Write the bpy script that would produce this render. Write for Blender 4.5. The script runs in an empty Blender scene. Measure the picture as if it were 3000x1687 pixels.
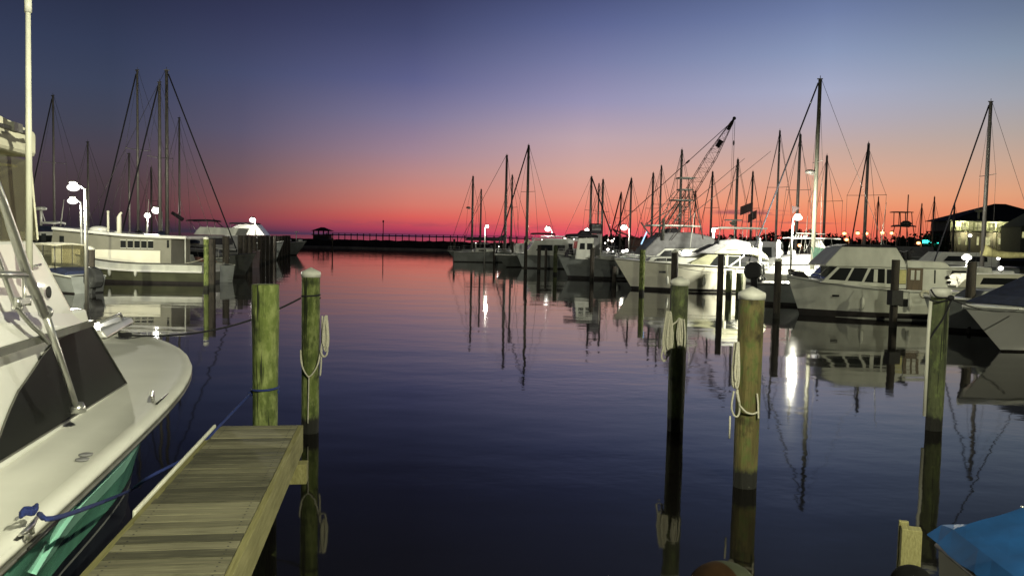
import bpy, math, random
from mathutils import Vector, Matrix, Euler
random.seed(7)
R = math.radians
C = bpy.context.scene.collection
S = bpy.context.scene

# ------------------------------------------------------------------ camera
F = 2400.0                                   # focal length in photograph pixels (3000 wide)
EYE = Vector((0, 0, 2.8))
ROT = (Matrix.Rotation(R(90 - 3.42), 4, 'X') @ Matrix.Rotation(R(1.2), 4, 'Z'))
cd = bpy.data.cameras.new('camera'); cam = bpy.data.objects.new('camera', cd); C.objects.link(cam)
cd.sensor_width = 36; cd.lens = 36 * F / 3000
cd.clip_start = .05; cd.clip_end = 9000
cam.matrix_world = Matrix.Translation(EYE) @ ROT
S.camera = cam
S.render.resolution_x = 1024; S.render.resolution_y = 575
S.view_settings.view_transform = 'Standard'; S.view_settings.look = 'None'
S.view_settings.exposure = 0; S.view_settings.gamma = 1
try:
    S.cycles.use_denoising = True
    S.cycles.max_bounces = 6; S.cycles.glossy_bounces = 3; S.cycles.transmission_bounces = 3
    S.cycles.transparent_max_bounces = 8; S.cycles.caustics_reflective = False; S.cycles.caustics_refractive = False
except Exception: pass

def ray(px, py):
    return (ROT.to_3x3() @ Vector((px - 1500, 843.5 - py, -F)))
def P(px, py, Y):                            # world point seen at a photo pixel, at distance Y
    d = ray(px, py); return EYE + d * (Y / d.y)
def G(px, py, z=0):                          # the same on a level plane
    d = ray(px, py); return EYE + d * ((z - EYE.z) / d.z)
def zpx(x, Y, py, px):                       # height at distance Y of a photo pixel
    return P(px, py, Y).z

# ------------------------------------------------------------------ sky
def lin(c):
    return tuple(((v / 255) / 12.92 if v / 255 <= .04045 else ((v / 255 + .055) / 1.055) ** 2.4) for v in c) + (1,)
W = bpy.data.worlds.new('World'); S.world = W; W.use_nodes = True
nt = W.node_tree; nt.nodes.clear()
N = nt.nodes.new; L = nt.links.new
def math_n(op, a, b=None, clamp=False, tree=None):
    t = tree or nt
    n = t.nodes.new('ShaderNodeMath'); n.operation = op; n.use_clamp = clamp
    for i, v in enumerate((a, b)):
        if v is None: continue
        if isinstance(v, (int, float)): n.inputs[i].default_value = v
        else: t.links.new(v, n.inputs[i])
    return n.outputs[0]
tc = N('ShaderNodeTexCoord'); sx = N('ShaderNodeSeparateXYZ'); L(tc.outputs['Generated'], sx.inputs[0])
az = math_n('ARCTAN2', sx.outputs[0], sx.outputs[1])
el = math_n('MAXIMUM', sx.outputs[2], 0)
el = math_n('SQRT', el)
# columns: azimuth (degrees), list of (elevation in radians, sRGB)
def col(yh, rows):
    out = []
    for y, c in rows:
        k = min(1, max(0, (460 - y) / 300)) * .20 + .12; gain = 1 + .10 * max(0, min(1, (yh - 680) / 36)) * min(1, max(0, (500 - y) / 200))          # the phone renders the upper blue greyer
        g = sum(c) / 3; out.append(((yh - y) / F, tuple(min(255, (v + (g - v) * k) * gain) for v in c)))
    return out
COLS = [
 (-26, col(677, [(672,(46,40,50)),(650,(52,42,52)),(620,(64,50,58)),(550,(74,60,66)),(480,(76,66,78)),(400,(66,68,88)),(300,(56,66,96)),(200,(46,58,94)),(100,(38,48,84)),(0,(30,37,72))])),
 (-18.4, col(683, [(678,(60,50,72)),(663,(105,55,75)),(640,(138,64,72)),(600,(140,78,78)),(500,(112,86,96)),(400,(90,84,112)),(250,(64,72,114)),(100,(46,52,96)),(0,(36,42,80))])),
 (-7, col(694, [(690,(110,52,92)),(680,(170,52,88)),(664,(205,66,86)),(635,(228,92,84)),(600,(220,118,102)),(560,(208,128,116)),(510,(188,132,132)),(450,(160,128,146)),(350,(120,112,150)),(250,(84,88,142)),(120,(58,66,118)),(0,(42,48,94))])),
 (4.8, col(704, [(699,(190,55,92)),(690,(235,70,98)),(665,(246,92,94)),(630,(248,122,102)),(580,(238,150,128)),(510,(218,164,150)),(410,(186,158,168)),(310,(140,134,174)),(200,(106,112,164)),(100,(78,90,150)),(0,(56,68,124))])),
 (20.5, col(716, [(712,(240,84,80)),(690,(254,100,80)),(645,(255,128,88)),(595,(250,156,112)),(530,(228,168,140)),(460,(200,166,154)),(380,(170,160,174)),(300,(148,154,184)),(200,(118,136,178)),(100,(92,112,164)),(0,(70,90,142))])),
 (31, col(729, [(724,(200,90,76)),(690,(232,112,80)),(640,(240,140,96)),(590,(232,160,118)),(520,(208,166,140)),(440,(176,160,152)),(350,(146,150,164)),(250,(116,134,160)),(150,(90,110,146)),(0,(60,80,116))])),
 (60, col(729, [(724,(90,60,70)),(640,(100,80,84)),(520,(90,86,96)),(300,(60,72,96)),(0,(34,46,76))])),
]
ZEN = [(.42, .52), (.7, .28), (1.0, .15)]
prev = None; paz = None
azd = math_n('MULTIPLY', az, 180 / math.pi)
for a, rows in COLS:
    rp = N('ShaderNodeValToRGB'); rp.color_ramp.interpolation = 'LINEAR'
    pts = [(math.sqrt(max(0, math.sin(e))), c) for e, c in rows]
    top = pts[-1]
    pts += [(math.sqrt(math.sin(min(1.57, e * 1.57))), tuple((v * .35 + sum(top[1]) / 3 * .65) * k for v in top[1])) for e, k in ZEN]
    es = rp.color_ramp.elements
    es[0].position = pts[0][0]; es[0].color = lin(pts[0][1])
    es[1].position = pts[-1][0]; es[1].color = lin(pts[-1][1])
    for p, c in pts[1:-1]:
        e_ = es.new(p); e_.color = lin(c)
    L(el, rp.inputs[0])
    if prev is None: prev = rp.outputs[0]
    else:
        mr = N('ShaderNodeMapRange'); mr.interpolation_type = 'LINEAR'
        mr.inputs['From Min'].default_value = paz; mr.inputs['From Max'].default_value = a
        L(azd, mr.inputs['Value'])
        mx = N('ShaderNodeMixRGB'); L(mr.outputs[0], mx.inputs[0]); L(prev, mx.inputs[1]); L(rp.outputs[0], mx.inputs[2])
        prev = mx.outputs[0]
    paz = a
# faint low clouds and streaks near the sunset
mp = N('ShaderNodeCombineXYZ'); L(math_n('MULTIPLY', azd, .55), mp.inputs[0]); L(math_n('MULTIPLY', sx.outputs[2], 180), mp.inputs[1])
nz = N('ShaderNodeTexNoise'); nz.inputs['Scale'].default_value = 1.3; nz.inputs['Detail'].default_value = 4; L(mp.outputs[0], nz.inputs[0])
def band(lo, hi, v, soft):
    a = N('ShaderNodeMapRange'); a.interpolation_type = 'SMOOTHSTEP'; a.inputs['From Min'].default_value = lo; a.inputs['From Max'].default_value = lo + soft; L(v, a.inputs['Value'])
    b = N('ShaderNodeMapRange'); b.interpolation_type = 'SMOOTHSTEP'; b.inputs['From Min'].default_value = hi - soft; b.inputs['From Max'].default_value = hi; b.inputs['To Min'].default_value = 1; b.inputs['To Max'].default_value = 0; L(v, b.inputs['Value'])
    return math_n('MULTIPLY', a.outputs[0], b.outputs[0])
eldeg = math_n('MULTIPLY', sx.outputs[2], 180 / math.pi)
nn = N('ShaderNodeMapRange'); nn.inputs['From Min'].default_value = .40; nn.inputs['From Max'].default_value = .56; L(nz.outputs[0], nn.inputs['Value'])
m1 = math_n('MULTIPLY', math_n('MULTIPLY', band(13.0, 19.0, azd, 1.5), band(1.85, 2.35, eldeg, .22)), nn.outputs[0])
m2 = math_n('MULTIPLY', math_n('MULTIPLY', band(-18, 9, azd, 6), band(.55, 1.15, eldeg, .3)), nn.outputs[0])
m3 = math_n('MULTIPLY', math_n('MULTIPLY', band(14, 23, azd, 2), band(1.35, 1.6, eldeg, .12)), nn.outputs[0])
mask = math_n('ADD', math_n('MULTIPLY', m1, .75), math_n('ADD', math_n('MULTIPLY', m2, .28), math_n('MULTIPLY', m3, .5)), clamp=True)
cl = N('ShaderNodeMixRGB'); L(mask, cl.inputs[0]); L(prev, cl.inputs[1]); cl.inputs[2].default_value = lin((128, 72, 92))
# the last dusk glow of a physical sky, sun below the horizon, laid over the measured gradient at low strength
sk = N('ShaderNodeTexSky'); sk.sky_type = 'NISHITA'; sk.sun_disc = False
sk.sun_elevation = R(-4); sk.sun_rotation = R(14); sk.altitude = 0
ad = N('ShaderNodeMixRGB'); ad.blend_type = 'ADD'; ad.inputs[0].default_value = .01; L(cl.outputs[0], ad.inputs[1]); L(sk.outputs[0], ad.inputs[2])
# away from the sunset the sky behind the camera is dark
bk = N('ShaderNodeMapRange'); bk.inputs['From Min'].default_value = -.6; bk.inputs['From Max'].default_value = .5
bk.inputs['To Min'].default_value = .25; L(sx.outputs[1], bk.inputs['Value'])
bg = N('ShaderNodeBackground'); L(ad.outputs[0], bg.inputs[0]); L(bk.outputs[0], bg.inputs[1])
ow = N('ShaderNodeOutputWorld'); L(bg.outputs[0], ow.inputs[0])

# ------------------------------------------------------------------ helpers
def tag(o, label=None, cat=None, group=None, kind=None):
    if label: o['label'] = label
    if cat: o['category'] = cat
    if group: o['group'] = group
    if kind: o['kind'] = kind
    return o
def empty(name, loc, rz=0):
    o = bpy.data.objects.new(name, None); C.objects.link(o)
    o.location = loc; o.rotation_euler = (0, 0, rz); o.empty_display_size = .2
    return o
def thing(name, label, cat, loc, rz=0, group=None):
    return tag(empty(name, loc, rz), label, cat, group)

class MB:
    def __init__(s): s.v = []; s.f = []; s.sm = []
    def add(s, vs, fs, smooth=False):
        n = len(s.v); s.v += [tuple(v) for v in vs]
        s.f += [tuple(i + n for i in f) for f in fs]; s.sm += [smooth] * len(fs); return s
    def box(s, x0, x1, y0, y1, z0, z1, M=None):
        vs = [Vector((x, y, z)) for x in (x0, x1) for y in (y0, y1) for z in (z0, z1)]
        if M: vs = [M @ v for v in vs]
        return s.add(vs, [(0, 1, 3, 2), (4, 6, 7, 5), (0, 4, 5, 1), (2, 3, 7, 6), (0, 2, 6, 4), (1, 5, 7, 3)])
    def bar(s, a, b, w, h, up=Vector((0, 0, 1))):          # rectangular bar between two points
        a = Vector(a); b = Vector(b); d = (b - a).normalized()
        sd = d.cross(up)
        if sd.length < 1e-4: sd = Vector((1, 0, 0))
        sd.normalize(); u = sd.cross(d)
        vs = [p + sd * (w / 2) * i + u * (h / 2) * j for p in (a, b) for i in (-1, 1) for j in (-1, 1)]
        return s.add(vs, [(0, 1, 3, 2), (4, 6, 7, 5), (0, 4, 5, 1), (2, 3, 7, 6), (0, 2, 6, 4), (1, 5, 7, 3)])
    def tube(s, pts, r, n=8, caps=True):
        pts = [Vector(p) for p in pts]
        rs = r if isinstance(r, (list, tuple)) else [r] * len(pts)
        vs = []; fs = []; ref = None
        for i, p in enumerate(pts):
            d = (pts[min(i + 1, len(pts) - 1)] - pts[max(i - 1, 0)])
            if d.length < 1e-9: d = Vector((0, 0, 1))
            d.normalize()
            if ref is None:
                ref = d.cross(Vector((0, 0, 1)))
                if ref.length < .05: ref = Vector((1, 0, 0))
            ref = (ref - d * ref.dot(d))
            if ref.length < 1e-6: ref = d.orthogonal()
            ref.normalize(); b = d.cross(ref)
            for k in range(n):
                a = 2 * math.pi * k / n
                vs.append(p + (ref * math.cos(a) + b * math.sin(a)) * rs[i])
        for i in range(len(pts) - 1):
            for k in range(n):
                fs.append((i * n + k, i * n + (k + 1) % n, (i + 1) * n + (k + 1) % n, (i + 1) * n + k))
        s.add(vs, fs, True)
        if caps:
            m = len(s.v) - len(vs)
            s.f.append(tuple(m + k for k in reversed(range(n)))); s.sm.append(False)
            s.f.append(tuple(m + (len(pts) - 1) * n + k for k in range(n))); s.sm.append(False)
        return s
    def lathe(s, prof, n=20, c=(0, 0, 0), smooth=True, jit=0):  # prof [(r,z)...]
        vs = []; fs = []
        for r, z in prof:
            for k in range(n):
                a = 2 * math.pi * k / n; rr = r * (1 + (random.uniform(-jit, jit) if jit else 0))
                vs.append((c[0] + rr * math.cos(a), c[1] + rr * math.sin(a), c[2] + z))
        for i in range(len(prof) - 1):
            for k in range(n):
                fs.append((i * n + k, i * n + (k + 1) % n, (i + 1) * n + (k + 1) % n, (i + 1) * n + k))
        fs.append(tuple(range(n))[::-1]); fs.append(tuple((len(prof) - 1) * n + k for k in range(n)))
        return s.add(vs, fs, smooth)
    def prism(s, prof, hb, ht=None, z0=None, z1=None, c=0):   # side profile [(x,z)], half widths at bottom and top
        zs = [p[1] for p in prof]; z0 = min(zs) if z0 is None else z0; z1 = max(zs) if z1 is None else z1
        ht = hb if ht is None else ht
        def hw(z): return hb + (ht - hb) * (z - z0) / max(1e-6, z1 - z0)
        n = len(prof)
        vs = [(x, c - hw(z), z) for x, z in prof] + [(x, c + hw(z), z) for x, z in prof]
        fs = [tuple(range(n)), tuple(range(2 * n - 1, n - 1, -1))]
        fs += [(i, i + n, (i + 1) % n + n, (i + 1) % n) for i in range(n)]
        return s.add(vs, fs)
    def ell(s, c, rx, ry, rz, n=14, m=9):
        vs = []; fs = []
        for i in range(m + 1):
            t = math.pi * i / m
            for k in range(n):
                a = 2 * math.pi * k / n
                vs.append((c[0] + rx * math.sin(t) * math.cos(a), c[1] + ry * math.sin(t) * math.sin(a), c[2] + rz * math.cos(t)))
        for i in range(m):
            for k in range(n):
                fs.append((i * n + k, (i + 1) * n + k, (i + 1) * n + (k + 1) % n, i * n + (k + 1) % n))
        return s.add(vs, fs, True)
    def build(s, name, mat, parent=None, bevel=0, recalc=True):
        me = bpy.data.meshes.new(name); me.from_pydata(s.v, [], s.f)
        me.polygons.foreach_set('use_smooth', s.sm)
        if mat: me.materials.append(mat)
        me.update()
        if recalc:
            import bmesh
            bm = bmesh.new(); bm.from_mesh(me)
            bmesh.ops.recalc_face_normals(bm, faces=bm.faces); bm.to_mesh(me); bm.free()
        o = bpy.data.objects.new(name, me); C.objects.link(o)
        if parent: o.parent = parent
        if bevel:
            b = o.modifiers.new('bevel', 'BEVEL'); b.width = bevel; b.segments = 2; b.limit_method = 'ANGLE'; b.angle_limit = R(40)
        return o
def sag(a, b, drop, n=12):
    a = Vector(a); b = Vector(b)
    return [a.lerp(b, i / n) - Vector((0, 0, drop * 4 * (i / n) * (1 - i / n))) for i in range(n + 1)]
def smooth_path(pts, k=5):
    pts = [Vector(p) for p in pts]; out = []
    for i in range(len(pts) - 1):
        p0 = pts[max(i - 1, 0)]; p1 = pts[i]; p2 = pts[i + 1]; p3 = pts[min(i + 2, len(pts) - 1)]
        for j in range(k):
            t = j / k
            out.append(.5 * ((2 * p1) + (-p0 + p2) * t + (2 * p0 - 5 * p1 + 4 * p2 - p3) * t * t + (-p0 + 3 * p1 - 3 * p2 + p3) * t ** 3))
    return out + [pts[-1]]

# ------------------------------------------------------------------ materials
def mat(name, c, rough=.5, metal=0, var=0, scale=6, bump=0, c2=None, stretch=(1, 1, 1), coat=0, spec=None, detail=5, alpha=None):
    m = bpy.data.materials.new(name); m.use_nodes = True; t = m.node_tree; b = t.nodes['Principled BSDF']
    b.inputs['Base Color'].default_value = (*c, 1); b.inputs['Roughness'].default_value = rough; b.inputs['Metallic'].default_value = metal
    if coat: b.inputs['Coat Weight'].default_value = coat
    if spec is not None: b.inputs['Specular IOR Level'].default_value = spec
    if alpha is not None: b.inputs['Alpha'].default_value = alpha
    if var or c2 or bump:
        tc = t.nodes.new('ShaderNodeTexCoord'); mp = t.nodes.new('ShaderNodeMapping'); mp.inputs['Scale'].default_value = stretch
        t.links.new(tc.outputs['Object'], mp.inputs[0])
        nz = t.nodes.new('ShaderNodeTexNoise'); nz.inputs['Scale'].default_value = scale; nz.inputs['Detail'].default_value = detail
        t.links.new(mp.outputs[0], nz.inputs[0])
        rp = t.nodes.new('ShaderNodeValToRGB'); rp.color_ramp.elements[0].position = .33; rp.color_ramp.elements[1].position = .67
        rp.color_ramp.elements[0].color = (*[v * (1 - var) for v in c], 1)
        rp.color_ramp.elements[1].color = (*(c2 if c2 else [min(1, v * (1 + var)) for v in c]), 1)
        t.links.new(nz.outputs[0], rp.inputs[0]); t.links.new(rp.outputs[0], b.inputs['Base Color'])
        if bump:
            bp = t.nodes.new('ShaderNodeBump'); bp.inputs['Strength'].default_value = bump; bp.inputs['Distance'].default_value = .02
            t.links.new(nz.outputs[0], bp.inputs['Height']); t.links.new(bp.outputs[0], b.inputs['Normal'])
    return m
def globe(name, c, s):                      # lamp globe with a soft glare halo put in: bright core, edges thinning out
    m = bpy.data.materials.new(name); m.use_nodes = True; t = m.node_tree; t.nodes.clear()
    o = t.nodes.new('ShaderNodeOutputMaterial'); e = t.nodes.new('ShaderNodeEmission'); e.inputs[0].default_value = (*c, 1)
    g = t.nodes.new('ShaderNodeLayerWeight'); g.inputs[0].default_value = .5
    k = math_n('SUBTRACT', 1, g.outputs['Facing'], tree=t); k = math_n('POWER', k, 2.6, tree=t)
    t.links.new(math_n('MULTIPLY', k, s, tree=t), e.inputs[1])
    tr = t.nodes.new('ShaderNodeBsdfTransparent'); ad = t.nodes.new('ShaderNodeAddShader'); t.links.new(e.outputs[0], ad.inputs[0]); t.links.new(tr.outputs[0], ad.inputs[1]); t.links.new(ad.outputs[0], o.inputs[0]); return m
def emis(name, c, s):
    m = bpy.data.materials.new(name); m.use_nodes = True; t = m.node_tree; t.nodes.clear()
    e = t.nodes.new('ShaderNodeEmission'); e.inputs[0].default_value = (*c, 1); e.inputs[1].default_value = s
    o = t.nodes.new('ShaderNodeOutputMaterial'); t.links.new(e.outputs[0], o.inputs[0]); return m
M = {}
M['gel'] = mat('gelcoat_white', (.74, .74, .70), .28, var=.05, scale=1.2, coat=.3)
M['gel_dirty'] = mat('gelcoat_weathered', (.55, .56, .50), .45, var=.14, scale=2.2, stretch=(1, 1, .5))
M['gel_grey'] = mat('painted_grey_hull', (.21, .225, .215), .4, var=.15, scale=1.6)
M['cream'] = mat('cream_paint', (.80, .78, .64), .4, var=.07, scale=1.5)
M['deck'] = mat('deck_nonskid', (.62, .61, .55), .6, var=.05, scale=40, bump=.15)
M['green_hull'] = mat('seafoam_green_gelcoat', (.15, .42, .30), .22, var=.06, scale=1.5, coat=.5)
M['mint'] = mat('mint_stripe', (.42, .85, .68), .3, var=.04)
M['black'] = mat('black_paint', (.012, .012, .012), .35, var=.3, scale=3)
M['bottom'] = mat('dark_bottom_paint', (.015, .012, .012), .6, var=.4, scale=4)
M['tint'] = mat('black_window_mask', (.0035, .0045, .0045), .3, var=.4, scale=1.2, spec=.06)
M['glass'] = mat('dark_glass', (.02, .022, .022), .08)
M['alu'] = mat('brushed_aluminium', (.55, .55, .52), .32, .85, var=.06, scale=9)
M['mast'] = mat('mast_aluminium', (.16, .15, .14), .5, .3, var=.15, scale=2)
M['mastw'] = mat('white_mast_paint', (.085, .085, .065), .45, var=.1, scale=2)
M['wire'] = mat('rigging_wire', (.10, .095, .09), .5, .4)
M['furl'] = mat('furled_sail_dark', (.010, .010, .015), .95, var=.3, scale=5)
M['cloth_dark'] = mat('dark_canvas', (.022, .020, .026), .9, var=.3, scale=7, bump=.3)
M['cloth_green'] = mat('green_canvas', (.003, .022, .011), .85, var=.25, scale=6, bump=.4)
M['cloth_navy'] = mat('navy_canvas', (.015, .022, .06), .85, var=.3, scale=5, bump=.4)
M['cloth_grey'] = mat('grey_canvas', (.20, .20, .205), .85, var=.18, scale=3, bump=.4)
M['cloth_cream'] = mat('cream_canvas', (.62, .60, .47), .85, var=.12, scale=8, bump=.4)
M['cloth_yellow'] = mat('yellowish_sail_cover', (.62, .58, .26), .8, var=.15, scale=5, bump=.5)
M['blue_tarp'] = mat('blue_tarpaulin', (.005, .05, .155), .6, var=.25, scale=3, bump=.5)
M['rope_w'] = mat('weathered_white_rope', (.55, .53, .42), .9, var=.15, scale=60, bump=.5)
M['rope_b'] = mat('blue_rope', (.010, .022, .12), .85, var=.2, scale=60, bump=.5)
M['rope_k'] = mat('black_rope', (.015, .015, .018), .9, var=.2, scale=60, bump=.5)
M['rubber'] = mat('black_rubber', (.02, .02, .02), .7, var=.2, scale=10)
M['dark_rubber'] = mat('dark_trim', (.09, .09, .075), .5, var=.2, scale=10)
M['teak'] = mat('teak_brown', (.095, .062, .030), .55, var=.25, scale=14, stretch=(1, 1, .15))
M['pvc'] = mat('white_pvc', (.66, .66, .55), .45, var=.08, scale=5)
M['cap'] = mat('white_pile_cap', (.66, .66, .58), .5, var=.12, scale=9)
M['orange'] = mat('dock_shaded_orange_vinyl', (.017, .009, .004), .95, var=.25, scale=7, spec=.05)  # orange kept very dark: the dock's shade on the buoy is in this colour
M['motor'] = mat('black_engine_cowl', (.035, .036, .036), .25, coat=.3)
M['steel'] = mat('galvanised_pole', (.42, .42, .40), .5, .5, var=.1)
M['clear'] = None
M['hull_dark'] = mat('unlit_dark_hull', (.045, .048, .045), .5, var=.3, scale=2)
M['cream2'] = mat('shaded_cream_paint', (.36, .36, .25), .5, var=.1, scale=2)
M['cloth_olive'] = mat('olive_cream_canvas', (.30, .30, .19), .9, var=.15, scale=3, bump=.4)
M['bottom_navy'] = mat('navy_boot_stripe', (.006, .009, .014), .4)
M['rock'] = mat('dark_riprap', (.035, .03, .032), .9, var=.5, scale=.7, bump=.8)
M['concrete'] = mat('pale_concrete', (.30, .28, .27), .85, var=.15, scale=.8)
M['pier_grey'] = mat('weathered_pier_wood', (.10, .085, .09), .85, var=.2, scale=1)
M['roof'] = mat('dark_shingles', (.022, .026, .055), .9, var=.3, scale=3, bump=.4)
M['siding'] = mat('green_cream_siding', (.34, .36, .24), .8, var=.1, scale=2)
M['darkwall'] = mat('dark_timber_wall', (.06, .055, .045), .9, var=.2, scale=2)
M['foliage'] = mat('dark_foliage', (.035, .045, .022), .95, var=.5, scale=.6)
M['land'] = mat('shore_ground', (.04, .038, .032), .95, var=.4, scale=.15)
M['flag'] = mat('dark_flag', (.018, .008, .008), .9, var=.2)
M['crane'] = mat('crane_paint', (.22, .12, .10), .6, .2, var=.2)
M['sand'] = mat('faded_red_cloth', (.28, .13, .10), .9, var=.2)
M['lamp_white'] = globe('white_lamp_glow', (1, .95, .86), 9)
M['lamp_warm'] = globe('orange_lamp_glow', (1, .38, .12), 5)
M['lamp_pink'] = globe('pinkish_lamp_glow', (1, .80, .66), 7)
M['bulb'] = emis('lamp_bulb', (1, .97, .92), 160)
M['bulb_warm'] = emis('orange_bulb', (1, .55, .25), 9)
M['teal'] = emis('teal_neon', (.05, .9, .75), 4)
M['win_lit'] = None
def clear_vinyl(lo=.22, hi=.5):
    m = bpy.data.materials.new('clear_vinyl'); m.use_nodes = True; t = m.node_tree; t.nodes.clear()
    o = t.nodes.new('ShaderNodeOutputMaterial'); mx = t.nodes.new('ShaderNodeMixShader')
    tr = t.nodes.new('ShaderNodeBsdfTransparent'); tr.inputs[0].default_value = (.80, .78, .68, 1)
    g = t.nodes.new('ShaderNodeBsdfPrincipled'); g.inputs['Base Color'].default_value = (.42, .42, .32, 1); g.inputs['Roughness'].default_value = .35
    tc = t.nodes.new('ShaderNodeTexCoord'); nz = t.nodes.new('ShaderNodeTexNoise'); nz.inputs['Scale'].default_value = 2.2; t.links.new(tc.outputs['Object'], nz.inputs[0])
    mr = t.nodes.new('ShaderNodeMapRange'); mr.inputs['To Min'].default_value = lo; mr.inputs['To Max'].default_value = hi; t.links.new(nz.outputs[0], mr.inputs['Value'])
    t.links.new(mr.outputs[0], mx.inputs[0]); t.links.new(tr.outputs[0], mx.inputs[1]); t.links.new(g.outputs[0], mx.inputs[2]); t.links.new(mx.outputs[0], o.inputs[0]); return m
M['clear'] = clear_vinyl(.07, .2); M['clear2'] = clear_vinyl(.02, .16)
def win_lit():
    m = bpy.data.materials.new('lit_window'); m.use_nodes = True; t = m.node_tree; t.nodes.clear()
    o = t.nodes.new('ShaderNodeOutputMaterial'); e = t.nodes.new('ShaderNodeEmission')
    tc = t.nodes.new('ShaderNodeTexCoord'); nz = t.nodes.new('ShaderNodeTexNoise'); nz.inputs['Scale'].default_value = .9; t.links.new(tc.outputs['Object'], nz.inputs[0])
    rp = t.nodes.new('ShaderNodeValToRGB'); rp.color_ramp.elements[0].position = .3; rp.color_ramp.elements[1].position = .7
    rp.color_ramp.elements[0].color = (.17, .18, .06, 1); rp.color_ramp.elements[1].color = (.72, .68, .36, 1)
    t.links.new(nz.outputs[0], rp.inputs[0]); t.links.new(rp.outputs[0], e.inputs[0]); e.inputs[1].default_value = 1.1
    t.links.new(e.outputs[0], o.inputs[0]); return m
M['win_lit'] = win_lit()

def pile_mat(name, base, alt, moss, wet=.28, mossy=.5):
    m = bpy.data.materials.new(name); m.use_nodes = True; t = m.node_tree; b = t.nodes['Principled BSDF']
    b.inputs['Roughness'].default_value = .82
    tc = t.nodes.new('ShaderNodeTexCoord')
    def noise(sc, st, det=6):
        mp = t.nodes.new('ShaderNodeMapping'); mp.inputs['Scale'].default_value = st; t.links.new(tc.outputs['Object'], mp.inputs[0])
        n = t.nodes.new('ShaderNodeTexNoise'); n.inputs['Scale'].default_value = sc; n.inputs['Detail'].default_value = det; n.inputs['Roughness'].default_value = .6
        t.links.new(mp.outputs[0], n.inputs[0]); return n.outputs[0]
    def ramp(v, a, bb):
        r = t.nodes.new('ShaderNodeMapRange'); r.inputs['From Min'].default_value = a; r.inputs['From Max'].default_value = bb; t.links.new(v, r.inputs['Value']); return r.outputs[0]
    def mix(f, a, bb):
        x = t.nodes.new('ShaderNodeMixRGB'); t.links.new(f, x.inputs[0])
        for i, v in ((1, a), (2, bb)):
            if isinstance(v, tuple): x.inputs[i].default_value = (*v, 1)
            else: t.links.new(v, x.inputs[i])
        return x.outputs[0]
    grain = noise(22, (1, 1, .07)); blot = noise(3.2, (1, 1, .45)); fine = noise(14, (1, 1, .5))
    c = mix(ramp(grain, .36, .62), tuple(v * .62 for v in base), base)
    c = mix(ramp(blot, .40, .60), c, alt)
    c = mix(ramp(fine, .62 - .2 * mossy, .70), c, moss)
    dk = noise(4.5, (1, 1, .6)); c = mix(ramp(dk, .54, .66), c, tuple(v * .28 for v in base))
    ck = noise(11, (1, 1, .035), 3); c = mix(ramp(ck, .625, .645), c, tuple(v * .18 for v in base))
    kn = noise(2.1, (1, 1, .8), 2); c = mix(ramp(kn, .66, .69), c, tuple(v * .3 for v in base))
    sp = t.nodes.new('ShaderNodeSeparateXYZ'); t.links.new(tc.outputs['Object'], sp.inputs[0])
    zz = math_n('ADD', sp.outputs[2], math_n('MULTIPLY', fine, .16, tree=t), tree=t)
    r = t.nodes.new('ShaderNodeMapRange'); r.inputs['From Min'].default_value = wet + .04; r.inputs['From Max'].default_value = wet + .11; t.links.new(zz, r.inputs['Value'])
    c = mix(r.outputs[0], (.012, .012, .009), c)
    t.links.new(c, b.inputs['Base Color'])
    bp = t.nodes.new('ShaderNodeBump'); bp.inputs['Strength'].default_value = 1; bp.inputs['Distance'].default_value = .03
    t.links.new(grain, bp.inputs['Height']); t.links.new(bp.outputs[0], b.inputs['Normal']); return m
M['pile_green'] = pile_mat('algae_green_piling', (.075, .105, .02), (.13, .17, .035), (.25, .29, .10), .24, .9)
M['pile_brown'] = pile_mat('mossy_brown_piling', (.125, .105, .035), (.17, .145, .05), (.09, .13, .03), .22, .7)
M['pile_grey'] = pile_mat('grey_green_piling', (.075, .09, .04), (.11, .125, .055), (.14, .18, .06), .22, .6)
M['pile_dark'] = pile_mat('dark_weathered_piling', (.055, .045, .035), (.04, .034, .028), (.07, .06, .04), .22, .3)
M['plank'] = None
def plank_mat(name, a, bb, stretch):
    m = bpy.data.materials.new(name); m.use_nodes = True; t = m.node_tree; b = t.nodes['Principled BSDF']; b.inputs['Roughness'].default_value = .85
    tc = t.nodes.new('ShaderNodeTexCoord'); mp = t.nodes.new('ShaderNodeMapping'); mp.inputs['Scale'].default_value = stretch; t.links.new(tc.outputs['Object'], mp.inputs[0])
    n = t.nodes.new('ShaderNodeTexNoise'); n.inputs['Scale'].default_value = 9; n.inputs['Detail'].default_value = 8; n.inputs['Roughness'].default_value = .65; t.links.new(mp.outputs[0], n.inputs[0])
    n2 = t.nodes.new('ShaderNodeTexNoise'); n2.inputs['Scale'].default_value = 2.4; t.links.new(tc.outputs['Object'], n2.inputs[0])
    g = t.nodes.new('ShaderNodeNewGeometry')
    f = math_n('ADD', math_n('MULTIPLY', n.outputs[0], 1.3, tree=t), math_n('MULTIPLY', g.outputs['Random Per Island'], .6, tree=t), tree=t)
    f = math_n('ADD', f, math_n('MULTIPLY', n2.outputs[0], .5, tree=t), tree=t)
    r = t.nodes.new('ShaderNodeMapRange'); r.inputs['From Min'].default_value = .9; r.inputs['From Max'].default_value = 1.6; t.links.new(f, r.inputs['Value'])
    x = t.nodes.new('ShaderNodeMixRGB'); t.links.new(r.outputs[0], x.inputs[0]); x.inputs[1].default_value = (*a, 1); x.inputs[2].default_value = (*bb, 1)
    t.links.new(x.outputs[0], b.inputs['Base Color'])
    bp = t.nodes.new('ShaderNodeBump'); bp.inputs['Strength'].default_value = .6; bp.inputs['Distance'].default_value = .008; t.links.new(n.outputs[0], bp.inputs['Height']); t.links.new(bp.outputs[0], b.inputs['Normal'])
    return m
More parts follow.
